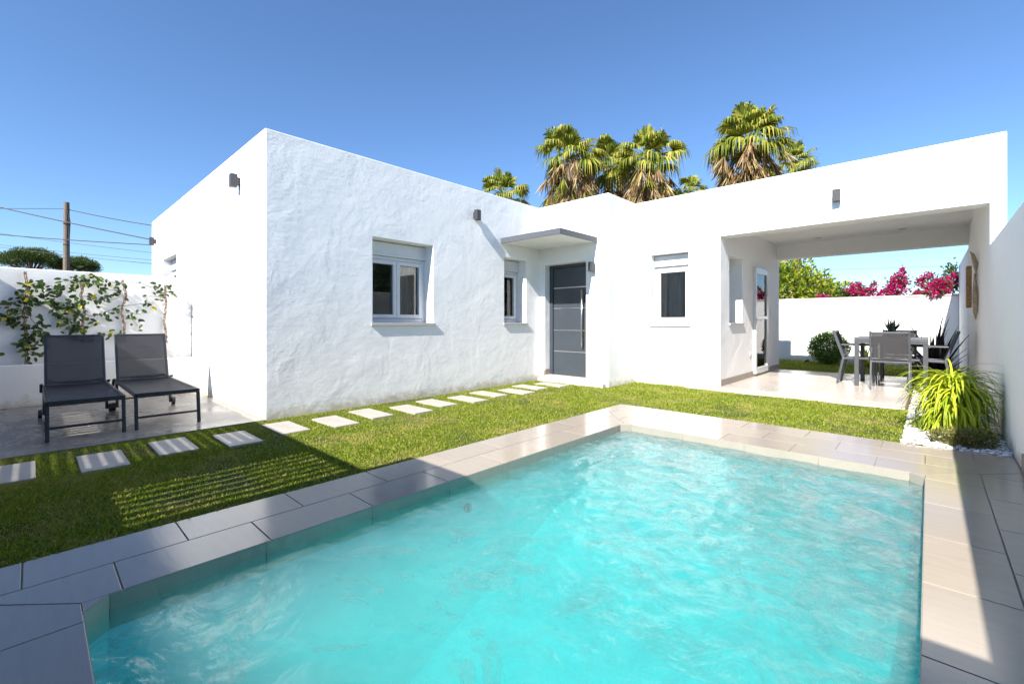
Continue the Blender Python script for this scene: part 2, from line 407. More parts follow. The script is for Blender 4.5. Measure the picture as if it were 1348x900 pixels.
for r0, r1, off in ((-2.77, -2.49, -.028), (-2.49, PX0, .232)):
    y = off - .518 * 3
    while y < 5.0:
        tile(r0, r1, y, y + .518, [(-1, -1, -(PX0 + PY0) + 0) if False else (1, -1, PX0 - PY0), (1, 1, PX0 + PY1)] if False else
             [(-1, -1, 99), (1, 1, PX0 + PY1), (1, -1, 99)] if False else [(1, 1, PX0 + PY1), (1, -1, PX0 - PY0)]); y += .518
for r0, r1, off in ((PX1, .246, .26), (.246, XR - .012, .06)):
    y = off - .522 * 2
    while y < 4.6: tile(r0, r1, max(y, PY0) if y < PY0 < y + .522 else y, y + .522, [(-1, 1, -PX1 + PY1), (0, -1, -PY0)]); y += .522
rows = [(PY1, 4.31), (4.31, 4.62), (4.62, 4.93)]
for k, (a, b) in enumerate(rows):
    x = -2.77 - .26 * (k % 2) - .1
    while x < XR:
        tile(max(x, -2.77), min(x + .518, XR - .012), a, b, [(-1, -1, -(PX0 + PY1)), (1, -1, PX1 - PY1)]); x += .518
rows = [(PY0 - .262 * (k + 1), PY0 - .262 * k) for k in range(26)]
for k, (a, b) in enumerate(rows):
    x = -2.07 - .518 * 8 + (.26 if k % 2 else 0)
    while x < XR:
        xa, xb = max(x, -2.77 if k < 3 else -4.9), min(x + .518, XR - .012)
        if xb - xa > .01: tile(xa, xb, a, b, [(-1, 1, -PX0 + PY0)] if k < 3 else [])
        x += .518
struct(dk.build('pool_deck', M['tile'], bevel=.0012))
b = MB()
for x0, x1, y0, y1 in ((-2.77, PX0, -6, 4.93), (PX1, XR, -6, 4.93), (PX0, PX1, PY1, 4.93), (PX0, PX1, -6, PY0), (-4.9, -2.77, -6, -.66)): b.box(x0 + .001, x1 - .001, y0 + .001, y1 - .001, -.05, -.004)
struct(b.build('deck_bed', M['grout']))
# pool basin and edge tiles
CH = .075
def outline(e):
    c = CH - e * .4
    return [(PX0 - e + c, PY0 - e), (PX1 + e - c, PY0 - e), (PX1 + e, PY0 - e + c), (PX1 + e, PY1 + e - c), (PX1 + e - c, PY1 + e), (PX0 - e + c, PY1 + e), (PX0 - e, PY1 + e - c), (PX0 - e, PY0 - e + c)]
ol = outline(0)
rs_ = MB()
for i in range(8):
    p, q = Vector(ol[i]), Vector(ol[(i + 1) % 8]); L = (q - p).length; n = max(1, round(L / .518)); nrm = Vector(((q - p).y, -(q - p).x)).normalized()
    for k in range(n):
        a = p + (q - p) * (k / n) + (q - p).normalized() * .0015; c = p + (q - p) * ((k + 1) / n) - (q - p).normalized() * .0015
        rs_.prism([tuple(a), tuple(c), tuple(c + nrm * .012), tuple(a + nrm * .012)], -.13, -.003)
struct(rs_.build('pool_edge_tiles', M['riser']))
fl = MB()
for cx, cy, sx, sy in ((PX0, PY0, 1, 1), (PX1, PY0, -1, 1), (PX1, PY1, -1, -1), (PX0, PY1, 1, -1)):
    fl.prism([(cx, cy), (cx + sx * (CH - .004), cy), (cx, cy + sy * (CH - .004))], -.02, 0)
struct(fl.build('pool_corner_tiles', M['tile']))
bs = MB(); ow = outline(.004)
nb = len(ow)
def depth(y): return float(np.interp(y, [.1, 1.5, 2.9, 4.0], [-1.2, -1.1, -.5, -.32]))
ys_ = [ow[0][1], .6, 1.0, 1.5, 1.9, 2.4, 2.9, 3.4, ow[4][1]]
bs.v = [(x, y, -.1) for x, y in ow] + [(x, y, -1.6) for x, y in ow]
bs.f = [(i, nb + i, nb + (i + 1) % nb, (i + 1) % nb) for i in range(nb)]
n0 = len(bs.v)
for y in ys_: bs.v += [(PX0 - .004, y, depth(y)), (PX1 + .004, y, depth(y))]
for k in range(len(ys_) - 1): a = n0 + 2 * k; bs.f.append((a, a + 1, a + 3, a + 2))
struct(bs.build('pool_basin', M['liner']))
# water body: rippled surface with sides just beyond the shell
def build_water():
    x0, x1, y0, y1, zt = PX0 - .006, PX1 + .006, PY0 - .006, PY1 + .006, -.062
    nx, ny = 150, 260; V = []; F = []
    for j in range(ny + 1):
        for i in range(nx + 1):
            x = x0 + (x1 - x0) * i / nx; y = y0 + (y1 - y0) * j / ny
            d = noise.noise(Vector((x * 2.2, y * 2.2, 0))) * .4; q = Vector((x * 3.4 + d * 2, y * 3.4 - d * 2, 1.7))
            h = .010 * noise.noise(q) + .007 * noise.noise(Vector((x * 8 + d * 4, y * 8, 4.2))) + .0026 * noise.noise(Vector((x * 20, y * 20 + d * 6, 9)))
            V.append((x, y, zt + h))
    for j in range(ny):
        for i in range(nx):
            a = j * (nx + 1) + i; F.append((a, a + 1, a + nx + 2, a + nx + 1))
    top = [i for i in range(nx + 1)] + [j * (nx + 1) + nx for j in range(1, ny + 1)] + [ny * (nx + 1) + i for i in range(nx - 1, -1, -1)] + [j * (nx + 1) for j in range(ny - 1, 0, -1)]
    n0 = len(V)
    for a in top: V.append((V[a][0], V[a][1], -2.2))
    m = len(top)
    for k in range(m): F.append((top[k], n0 + k, n0 + (k + 1) % m, top[(k + 1) % m]))
    F.append(tuple(n0 + k for k in reversed(range(m))))
    w = MB(); w.v = V; w.f = F
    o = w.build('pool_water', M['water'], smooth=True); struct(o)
    for p in list(o.data.polygons)[-(m + 1):]: p.use_smooth = False
build_water()

jx, jy, jz = -2.21, 1.94, -.21
jt = thing('pool_inlet', 'small dark round water inlet below the waterline on the left pool wall', 'pool inlet', (jx, jy, jz))
w = MB(); w.tube([(.001, 0, 0), (.014, 0, 0)], .03, 20); w.build('flange', M['grey_metal'], jt, shift=False)
w = MB(); w.tube([(.0145, 0, 0), (.03, 0, 0)], [.018, .014], 16); w.build('nozzle', M['dark_lamp'], jt, shift=False)

# gravel bed ("stuff")
def gravel():
    rs = np.random.RandomState(5)
    ph = (1 + 5 ** .5) / 2
    iv = np.array([(-1, ph, 0), (1, ph, 0), (-1, -ph, 0), (1, -ph, 0), (0, -1, ph), (0, 1, ph), (0, -1, -ph), (0, 1, -ph), (ph, 0, -1), (ph, 0, 1), (-ph, 0, -1), (-ph, 0, 1)]) / 1.9
    fi = [(0, 11, 5), (0, 5, 1), (0, 1, 7), (0, 7, 10), (0, 10, 11), (1, 5, 9), (5, 11, 4), (11, 10, 2), (10, 7, 6), (7, 1, 8), (3, 9, 4), (3, 4, 2), (3, 2, 6), (3, 6, 8), (3, 8, 9), (4, 9, 5), (2, 4, 11), (6, 2, 10), (8, 6, 7), (9, 8, 1)]
    w = MB()
    for k in range(4200):
        x = rs.uniform(-.165, .455); y = rs.uniform(4.945, 7.2) if k < 3400 else rs.uniform(7.2, 10.4)
        s = rs.uniform(.008, .019); q = iv * s * rs.uniform(.7, 1.25, (12, 3)) * np.array([1.2, 1, .7])
        a = rs.uniform(0, 6.28); c, d = math.cos(a), math.sin(a)
        q = np.stack([q[:, 0] * c - q[:, 1] * d + x, q[:, 0] * d + q[:, 1] * c + y, q[:, 2] + rs.uniform(-.012, .012)], 1)
        w.add(q.tolist(), fi)
    o = w.build('gravel', M['gravel']); tag(o, 'white pebbles of the planting bed along the right hand wall', 'gravel', kind='stuff')
gravel()
gb = MB(); gb.box(-.17, XR, 4.935, 10.4, -.055, -.012); struct(gb.build('gravel_bed', M['cap']))

# covered terrace floor
tf = MB()
for i in range(8):
    for j in range(8):
        xa, xb = -2.36 + i * .62, -2.36 + (i + 1) * .62; ya, yb = 6.86 + .12 + j * .62, 6.98 + (j + 1) * .62
        xb = min(xb, -.2); yb = min(yb, 10.3)
        if xa < xb - .01 and ya < yb - .01: tf.box(xa + .001, xb - .001, ya + .001, yb - .001, .02, .055)
for i in range(5):
    xa, xb = -2.36 + i * .5, min(-2.36 + (i + 1) * .5, -.2); tf.box(xa + .001, xb - .001, 6.85, 6.978, .02, .055)
struct(tf.build('covered_terrace_floor', M['terrace_tile'], bevel=.001))
tb = MB(); tb.box(-2.355, -.203, 6.855, 10.297, -.05, .051); struct(tb.build('terrace_bed', M['cap']))

# ------------------------------------------------------------------ villa
VL = (-6.0, 6.0, 0)
villa = thing('villa', 'white plastered single storey flat roofed villa with covered terrace', 'house', VL)
def vpart(mb, name, mt, parent=None, **k):
    mb.v = [(x - VL[0], y - VL[1], z - VL[2]) for x, y, z in mb.v]
    return mb.build(name, mt, parent or villa, shift=False, **k)
body = MB(); body.prism([(-11.37, Y0), (X0, Y0), (X0, Y1), (X1, Y1), (X1, Y2), (.597, Y2), (.597, 10.5), (-11.37, 10.5)], -.05, H)
cut = []
def cutter(x0, x1, y0, y1, z0, z1):
    o = MB().box(x0, x1, y0, y1, z0, z1).build('c', M['plaster']); cut.append(o)
W1 = (2.851, 3.76, .99, 2.05); W2 = (5.173, 5.70, .99, 2.045); W3 = (-3.346, -2.733, .966, 2.10); W4 = (7.36, 8.02, .99, 2.05)
cutter(XJ, .472, 6.0, 11, -1, 2.27); cutter(XJ, .472, 7.2, 10.3, 2, 2.55); cutter(XJ + .1, 1, 8.2, 11, 2.63, 3.2)
cutter(-11.1, -5.3, 1.95, 10.2, .06, 2.7); cutter(-5.31, -3.9, 6.36, 10.2, .06, 2.7); cutter(-3.91, -2.56, 7.24, 10.2, .06, 2.7)
cutter(X0 - .4, X0 + 1, W1[0], W1[1], W1[2], W1[3]); cutter(X0 - .4, X0 + 1, W2[0], W2[1], W2[2], W2[3])
cutter(W3[0], W3[1], Y2 - 1, Y2 + .4, W3[2], W3[3]); cutter(XJ - .4, XJ + 1, W4[0], W4[1], W4[2], W4[3])
cutter(-4.87, -4.03, Y1 - 1, Y1 + .4, .09, 1.985)
cutter(-10.25, -9.15, Y0 - 1, Y0 + .4, 1.1, 2.14)
bo = body.build('wall', M['plaster'])
for c in cut:
    md = bo.modifiers.new('b', 'BOOLEAN'); md.object = c; md.operation = 'DIFFERENCE'; md.solver = 'EXACT'
bpy.context.view_layer.update()
dg = bpy.context.evaluated_depsgraph_get(); me = bpy.data.meshes.new_from_object(bo.evaluated_get(dg))
me.transform(Matrix.Translation((-VL[0], -VL[1], 0)))
bo.modifiers.clear(); bo.data = me; bo.parent = villa
for c in cut: bpy.data.objects.remove(c)
bv = bo.modifiers.new('bevel', 'BEVEL'); bv.width = .012; bv.segments = 2; bv.limit_method = 'ANGLE'; bv.angle_limit = R(40)

def make_window(axis, plane, u0, u1, z0, z1, leaves, sgn, label=None, glazed_from=None, sill=True, sillw=.06):
    """window set .2 m back in its opening. axis 'x': wall plane x=plane, outward +x ; axis 'y': plane y=plane, outward -y"""
    rec = .2 if axis == 'x' else .15
    def P(a, b, d0, d1, za, zb, mb):        # a..b along the wall, d outward from wall face
        if axis == 'x': mb.box(plane + d0, plane + d1, a, b, za, zb)
        else: mb.box(a, b, plane - d1, plane - d0, za, zb)
    sh = .19
    fr = MB(); zt = z1 - sh; fw = .045
    P(u0, u0 + fw, -rec - .07, -rec, z0, zt, fr); P(u1 - fw, u1, -rec - .07, -rec, z0, zt, fr)
    P(u0 + fw, u1 - fw, -rec - .07, -rec, z0, z0 + fw + .015, fr); P(u0 + fw, u1 - fw, -rec - .07, -rec, zt - fw, zt, fr)
    w = vpart(fr, 'window', M['white_pvc'], bevel=.004)
    if label: w['label'] = label
    sb = MB(); P(u0, u1, -rec - .07, -rec + .035, zt + .002, z1 - .012, sb); P(u0 + .01, u1 - .01, -rec + .035, -rec + .04, zt + .035, zt + .04, sb)
    vpart(sb, 'shutter_box', M['white_pvc'], w, bevel=.004)
    n = leaves; a0 = u0 + fw + .004; aw = (u1 - u0 - 2 * fw - .008) / n
    for k in range(n):
        a = a0 + k * aw + .002; b_ = a0 + (k + 1) * aw - .002; sw = .05; za, zb = z0 + fw + .02, zt - fw - .004
        s = MB(); P(a, a + sw, -rec - .055, -rec + .012, za, zb, s); P(b_ - sw, b_, -rec - .055, -rec + .012, za, zb, s)
        P(a + sw, b_ - sw, -rec - .055, -rec + .012, za, za + sw, s); P(a + sw, b_ - sw, -rec - .055, -rec + .012, zb - sw, zb, s)
        vpart(s, 'sash', M['white_pvc'], w, bevel=.004)
        gl = MB(); P(a + sw, b_ - sw, -rec - .03, -rec - .024, za + sw, zb - sw, gl); vpart(gl, 'pane', M['glass'], w)
    if sill:
        sl = MB(); P(u0 - .03, u1 + .03,   .002, .026, z0 - .03, z0 - .002, sl); P(u0 + .002, u1 - .002, -rec, .002, z0 - .02, z0 + .006, sl)
        vpart(sl, 'sill', M['stone_sill'], w)
    return w
make_window('x', X0, *W1, 2, 1); make_window('x', X0, *W2, 1, 1); make_window('x', XJ, *W4, 1, 1)
make_window('y', Y2, *W3, 1, 1); make_window('y', Y0, -10.25, -9.15, 1.1, 2.14, 2, 1)

# curtains just inside the rooms
def curtain(x, ya, yb, za, zb):
    c_ = MB(); n_ = 60
    for side in (0, .004):
        for i in range(n_ + 1):
            y = ya + (yb - ya) * i / n_; xx = x - side + .022 * math.sin(i * .9) + .01 * math.sin(i * .37)
            c_.v += [(xx, y, za), (xx, y, zb)]
    m_ = 2 * (n_ + 1)
    for i in range(n_):
        a = 2 * i; c_.f += [(a, a + 1, a + 3, a + 2), (m_ + a, m_ + a + 2, m_ + a + 3, m_ + a + 1)]
    vpart(c_, 'curtain', M['curtain'])
curtain(X0 - .42, 3.42, 4.1, .5, 2.4); curtain(X0 - .42, 2.2, 2.95, .5, 2.4); curtain(X0 - .42, 5.5, 5.9, .5, 2.4)
c_ = MB(); n_ = 40
for side in (0, .004):
    for i in range(n_ + 1):
        x = -3.5 + .5 * i / n_; yy = Y2 + .42 + side + .02 * math.sin(i * .95); c_.v += [(x, yy, .5), (x, yy, 2.4)]
for i in range(n_): a = 2 * i; m_ = 2 * (n_ + 1); c_.f += [(a, a + 2, a + 3, a + 1), (m_ + a, m_ + a + 1, m_ + a + 3, m_ + a + 2)]
vpart(c_, 'curtain', M['curtain'])
# front door
d = MB(); dy = Y1 + .15; d.box(-4.795, -4.075, dy, dy + .05, .1, 1.93)
door = vpart(d, 'door', M['door_grey'], bevel=.003); door['label'] = 'dark grey front door with steel strips'
f = MB(); f.box(-4.868, -4.80, dy - .02, dy + .06, .092, 1.983); f.box(-4.07, -4.032, dy - .02, dy + .06, .092, 1.983); f.box(-4.80, -4.07, dy - .02, dy + .06, 1.935, 1.983)
vpart(f, 'frame', M['door_grey'], door, bevel=.003)
for z in (.504, .866, 1.241, 1.591): vpart(MB().box(-4.79, -4.08, dy - .004, dy + .001, z - .008, z + .008), 'strip', M['steel'], door)
h = MB(); h.tube([(-4.17, dy - .055, .60), (-4.17, dy - .055, 1.54)], .016, 10)
for z in (.72, 1.42): h.tube([(-4.17, dy - .055, z), (-4.17, dy + .002, z)], .009, 8)
vpart(h, 'handle', M['steel'], door, smooth=True)
s = MB(); s.box(-4.868, -4.032, Y1 - .002, dy, .04, .096); s.box(-4.95, -3.66, Y1 - .1, Y1 - .004, -.03, .05); vpart(s, 'doorstep', M['cap'], bevel=.004)
s = MB(); s.box(-4.866, -4.855, Y1 - .006, dy - .02, .098, .19); s.box(-4.9, -4.87, Y1 - .012, Y1 - .002, .05, .17); vpart(s, 'skirting', M['skirting'])
# canopy
c = MB(); c.box(X0 + .002, -3.835, 5.108, Y1 - .002, 2.268, 2.33); cn = vpart(c, 'canopy', M['plaster_smooth'])
c = MB(); c.box(X0 + .002, -3.815, 5.086, 5.106, 2.255, 2.34); c.box(-3.833, -3.815, 5.108, Y1 - .002, 2.255, 2.34); c.box(X0 + .002, -3.835, 5.108, Y1 - .002, 2.332, 2.345)
vpart(c, 'fascia', M['canopy_grey'], cn, bevel=.003)
# side door on the covered terrace
d = MB(); ya, yb = 8.62, 9.44; xp = XJ + .05
d.box(XJ + .002, xp, ya, ya + .07, .1, 1.97); d.box(XJ + .002, xp, yb - .07, yb, .1, 1.97); d.box(XJ + .002, xp, ya + .07, yb - .07, 1.87, 1.97)
d.box(XJ + .002, xp, ya + .07, yb - .07, .1, .2); d.box(XJ + .002, xp, ya + .07, yb - .07, 1.06, 1.12)
sd = vpart(d, 'door', M['white_pvc'], bevel=.004); sd['label'] = 'white glazed side door under the covered terrace'
vpart(MB().box(XJ + .018, XJ + .024, ya + .07, yb - .07, 1.12, 1.87), 'pane', M['glass'], sd); vpart(MB().box(XJ + .018, XJ + .024, ya + .07, yb - .07, .2, 1.06), 'pane', M['glass'], sd)
vpart(MB().box(XJ + .003, XJ + .008, ya + .07, yb - .07, .2, 1.87), 'panel', M['room'], sd)
h = MB(); h.box(xp, xp + .006, ya + .02, ya + .05, .96, 1.10); h.tube([(xp, ya + .035, 1.04), (xp + .045, ya + .035, 1.04), (xp + .045, ya + .14, 1.04)], .008, 8); vpart(h, 'handle', M['white_pvc'], sd, smooth=False)
s = MB(); s.box(XJ + .002, XJ + .014, Y2 + .002, ya - .004, .056, .15); s.box(XJ + .002, XJ + .014, yb + .004, 10.49, .056, .15); s.box(XJ - .1, XJ + .012, 10.502, 10.512, .05, .15); vpart(s, 'skirting', M['skirting'])
s = MB(); s.box(XJ + .002, XJ + .012, 8.40, 8.48, .42, .50); s.box(XJ + .012, XJ + .015, 8.415, 8.465, .435, .485); vpart(s, 'socket', M['white_pvc'], bevel=.003)
s = MB(); s.box(-2.62, -2.40, Y2 - .012, Y2 - .002, .08, .2)
for k in range(5): s.box(-2.6, -2.42, Y2 - .018, Y2 - .0125, .098 + k * .02, .108 + k * .02)
vpart(s, 'air_vent', M['white_pvc'])
def lamp(x, y, z, axis):
    l = MB(); m_ = MB()
    if axis == 'x':  # wall faces +x
        m_.box(x + .001, x + .03, y - .03, y + .03, z - .04, z + .04); l.box(x + .03, x + .1, y - .04, y + .04, z - .075, z + .075)
    else:
        m_.box(x - .03, x + .03, y - .03, y - .001, z - .04, z + .04); l.box(x - .04, x + .04, y - .1, y - .03, z - .075, z + .075)
    o = vpart(l, 'wall_lamp', M['dark_lamp'], bevel=.004); vpart(m_, 'bracket', M['dark_lamp'], o)
lamp(X0, 4.53, 2.60, 'x'); lamp(-5.82, Y0, 2.62, 'y'); lamp(-10.95, Y0, 2.56, 'y'); lamp(-3.88, Y1, 1.875, 'y'); lamp(-.85, Y2, 2.59, 'y')
for x in (-1.487, -.322):
    l = MB(); l.tube([(x, 9.82, 2.548), (x, 9.82, 2.538)], .05, 20); o = vpart(l, 'downlight', M['white_pvc'])
    l = MB(); l.tube([(x, 9.82, 2.537), (x, 9.82, 2.534)], .035, 20); vpart(l, 'lens', M['steel'], o)

# ------------------------------------------------------------------ boundary walls
def gwall(name, label, boxes, loc, cat='wall', caps=None, sk=None):
    t_ = thing(name, label, cat, loc)
    w = MB()
    for b_ in boxes: w.box(*b_)
    w.v = [(x - loc[0], y - loc[1], z - loc[2]) for x, y, z in w.v]; w.build('masonry', M['plaster_smooth'], t_, shift=False, bevel=.01)
    if caps:
        w = MB(); [w.box(*b_) for b_ in caps]; w.v = [(x - loc[0], y - loc[1], z - loc[2]) for x, y, z in w.v]; w.build('coping', M['cap'], t_, shift=False, bevel=.006)
    if sk:
        w = MB(); [w.box(*b_) for b_ in sk]; w.v = [(x - loc[0], y - loc[1], z - loc[2]) for x, y, z in w.v]; w.build('skirting', M['skirting'], t_, shift=False, bevel=.003)
    return t_
gwall('boundary_wall', 'smooth white boundary wall in shade along the right side of the pool', [(XR, .62, -6, Y2 - .003, -.05, 1.82)], (.54, 2, 0), sk=[(XR - .012, XR - .001, -6, 4.55, 0, .12)])
gwall('boundary_wall', 'taller white wall running behind the covered terrace at right', [(XR, .62, 10.503, YB + .15, -.05, 2.22)], (.54, 12, 0))
gwall('garden_wall', 'white back garden wall with pale coping below the bougainvillea', [(-14, XR - .002, YB, YB + .15, -.05, 1.57)], (-2, YB + .07, 0), caps=[(-14, XR - .003, YB - .02, YB + .17, 1.572, 1.61)])
gwall('garden_wall', 'white wall behind the two loungers carrying the climbing plants', [(-8.22, -8.07, -8, Y0 - .003, -.05, 1.66)], (-8.15, 0, 0))
pl = thing('planter', 'low white masonry planter in front of the climber wall', 'planter', (-7.93, -1, 0))
w = MB(); w.box(-7.86, -7.80, -8, Y0 - .003, 0, .50); w.v = [(x + 7.93, y + 1, z) for x, y, z in w.v]; w.build('front', M['plaster_smooth'], pl, shift=False, bevel=.008)
w = MB(); w.box(-8.068, -7.862, -8, Y0 - .004, 0, .455); w.v = [(x + 7.93, y + 1, z) for x, y, z in w.v]; w.build('planting_soil', M['soil'], pl, shift=False)

# ------------------------------------------------------------------ unseen porch behind the camera, roof and slats shaped to cast the striped shade
PT = 2.1
SX, SY = .185, -1.19      # towards the sun per metre of height
porch = thing('porch', 'unseen white slatted porch behind the camera, shaped to shade the near deck', 'porch', (-5, -4, 0))
def ppart(mb, name, mt): mb.v = [(x + 5, y + 4, z) for x, y, z in mb.v]; return mb.build(name, mt, porch, shift=False)
def ground_to_roof(x, y): return x + SX * PT, y + SY * PT
roof_x0, roof_x1, roof_y0 = -14.0, 1.2, -7.0
yeL = 1.54 + SY * PT; yeR = 1.93 + SY * PT; xs = -2.83 + SX * PT
holes = []
def hole(gx0, gx1, gy0, gy1): a = ground_to_roof(gx0, gy0); b_ = ground_to_roof(gx1, gy1); holes.append((a[0], b_[0], a[1], b_[1])); return holes[-1]
h1 = hole(-3.52, -2.86, .31, 1.50); h2 = hole(-4.92, -4.2, -.24, 1.38); h3 = hole(-6.95, -5.46, .22, .48)
open_x = (-2.13 + SX * PT, -.03 + SX * PT); holes.append((open_x[0], open_x[1], PY0 + .05 + SY * PT, 0))      # opening added in the unseen roof to let sun onto the water
xsps = sorted({roof_x0, xs, roof_x1, *[v for h_ in holes for v in h_[:2]]}); ysps = sorted({roof_y0, yeL, *[min(v, yeL) for h_ in holes for v in h_[2:]]})
rf = MB()
for i in range(len(xsps) - 1):
    for j in range(len(ysps) - 1):
        cx, cy = (xsps[i] + xsps[i + 1]) / 2, (ysps[j] + ysps[j + 1]) / 2
        if any(h_[0] < cx < h_[1] and h_[2] < cy < h_[3] for h_ in holes): continue
        rf.box(xsps[i], xsps[i + 1], ysps[j], ysps[j + 1], PT - .04, PT)
rf.box(xs, open_x[0], yeL, yeR, PT - .04, PT); rf.box(open_x[1], roof_x1, yeL, yeR, PT - .04, PT)
ppart(rf, 'roof_panel', M['white_pvc'])
sl = MB()
def slats(h_, along, pitch, gap):
    if along == 'y':
        x = h_[0]
        while x < h_[1]: sl.box(x + gap, min(x + pitch, h_[1]), h_[2], h_[3], PT - .012, PT - .002); x += pitch
    else:
        y = h_[2]
        while y < h_[3]: sl.box(h_[0], h_[1], y + gap, min(y + pitch, h_[3]), PT - .012, PT - .002); y += pitch
for a_ in ((h1, 'y', .1, .024), (h2, 'x', .085, .02), (h3, 'y', .125, .045)):
    sl = MB(); slats(*a_); ppart(sl, 'louvre', M['white_pvc'])
for x in (-10.5, -7, 1.0):
    ppart(MB().box(x - .06, x + .06, -2.6, -2.48, 0, PT - .042), 'post', M['white_pvc'])
bw = MB(); bw.box(-14, 1.2, -7.2, -7.0, -.05, 3.0); ppart(bw, 'rear_wall', M['plaster_smooth'])  # unseen wall, added for bounced light and reflections

# ------------------------------------------------------------------ sun loungers
def make_lounger():
    """local: length along -x from the foot at 0, width along y 0..0.5"""
    t_ = thing('sun_lounger', '', 'sun lounger', (0, 0, 0), 0, 'pair of black sun loungers on the concrete terrace')
    W_ = .485; zs = .315; L = 1.43
    def bl(mb, name, mt, par=None, **k): return mb.build(name, mt, par or t_, shift=False, **k)
    f = MB()
    for y in (0, W_): f.obox((.01, y, zs), (-L - .02, y, zs), .026, .036)
    f.obox((0, 0, zs), (0, W_, zs), .03, .04); f.obox((-L, 0, zs), (-L, W_, zs), .026, .03)
    f.obox((-.03, 0, .15), (-L + .05, 0, .15), .0, .0) if False else None
    bl(f, 'frame', M['black_metal'], bevel=.005)
    for y in (0, W_):
        bl(MB().obox((-.01, y, zs - .01), (.03, y, 0), .028, .028), 'leg', M['black_metal'], bevel=.004)
        bl(MB().obox((-L + .03, y, zs - .01), (-L + .08, y, .03), .026, .026), 'leg', M['black_metal'], bevel=.004)
        wh = MB(); s_ = -1 if y == 0 else 1; wh.tube([(-L + .08, y + s_ * .015, .045), (-L + .08, y + s_ * .045, .045)], .045, 18); bl(wh, 'wheel', M['black_metal'])
    bl(MB().obox((.018, 0, .11), (.018, W_, .11), .018, .018), 'stretcher', M['black_metal'])
    bl(MB().obox((-L + .07, 0, .12), (-L + .07, W_, .12), .016, .016), 'stretcher', M['black_metal'])
    # woven seat: slightly sagging sheet with cross slats showing
    s_ = MB(); nx, ny = 36, 8
    for top in (0, 1):
        for i in range(nx + 1):
            for j in range(ny + 1):
                u = j / ny; x = -.01 - (L - .03) * i / nx
                z = zs + .014 - .014 * math.sin(math.pi * u) + .004 * (1 if i % 2 else -1) * 1.0 - .008 * top
                s_.v.append((x, .01 + (W_ - .02) * u, z))
    m_ = (nx + 1) * (ny + 1)
    for i in range(nx):
        for j in range(ny):
            a = i * (ny + 1) + j; s_.f += [(a, a + 1, a + ny + 2, a + ny + 1), (m_ + a, m_ + a + ny + 1, m_ + a + ny + 2, m_ + a + 1)]
    bl(s_, 'seat', M['mesh_black'])
    # backrest
    A = R(68); bx, bz = -L - .005, zs + .01; BL = .56
    def bp(u, yy, off=0): return (bx - u * math.cos(A) - off * math.sin(A) * -1, yy, bz + u * math.sin(A) + off * math.cos(A))
    fr = MB()
    for y in (.012, W_ - .012): fr.obox(bp(0, y), bp(BL, y), .024, .03, (1, 0, 0))
    fr.obox(bp(BL, 0), bp(BL, W_), .024, .024); fr.obox(bp(.03, 0), bp(.03, W_), .02, .02)
    fr.tube([bp(.06, .03, -.03), bp(.03, W_ * .3, -.05), bp(.03, W_ * .7, -.05), bp(.06, W_ - .03, -.03)], .009, 6)
    bk = bl(fr, 'backrest', M['black_metal'], bevel=.004)
    b_ = MB()
    for top in (0, 1):
        for i in range(11):
            for j in range(9):
                u = j / 8; b_.v.append(bp(BL * i / 10, .02 + (W_ - .04) * u, .018 - .012 * math.sin(math.pi * u) - .004 * top))
    for i in range(10):
        for j in range(8):
            a = i * 9 + j; b_.f += [(a, a + 1, a + 10, a + 9), (99 + a, 99 + a + 9, 99 + a + 10, 99 + a + 1)]
    bl(b_, 'fabric', M['mesh_black'], bk)
    for y in (-.02, W_ + .02):
        ar = MB(); ar.tube([(-L + .06, y, zs + .03), (-L - .04, y, zs + .02), (-L - .07, y, zs - .06)], .014, 8); bl(ar, 'hinge', M['black_metal'], smooth=True)
    return t_
lg = make_lounger(); lg.location = (-5.385, .085, .004); lg['label'] = 'black mesh sun lounger nearer the left edge, slats and light stripes beneath it'
l2 = copy_tree(lg); l2.location = (-5.405, .66, .004); l2['label'] = 'black mesh sun lounger nearer the house wall, its backrest lit by the sun'

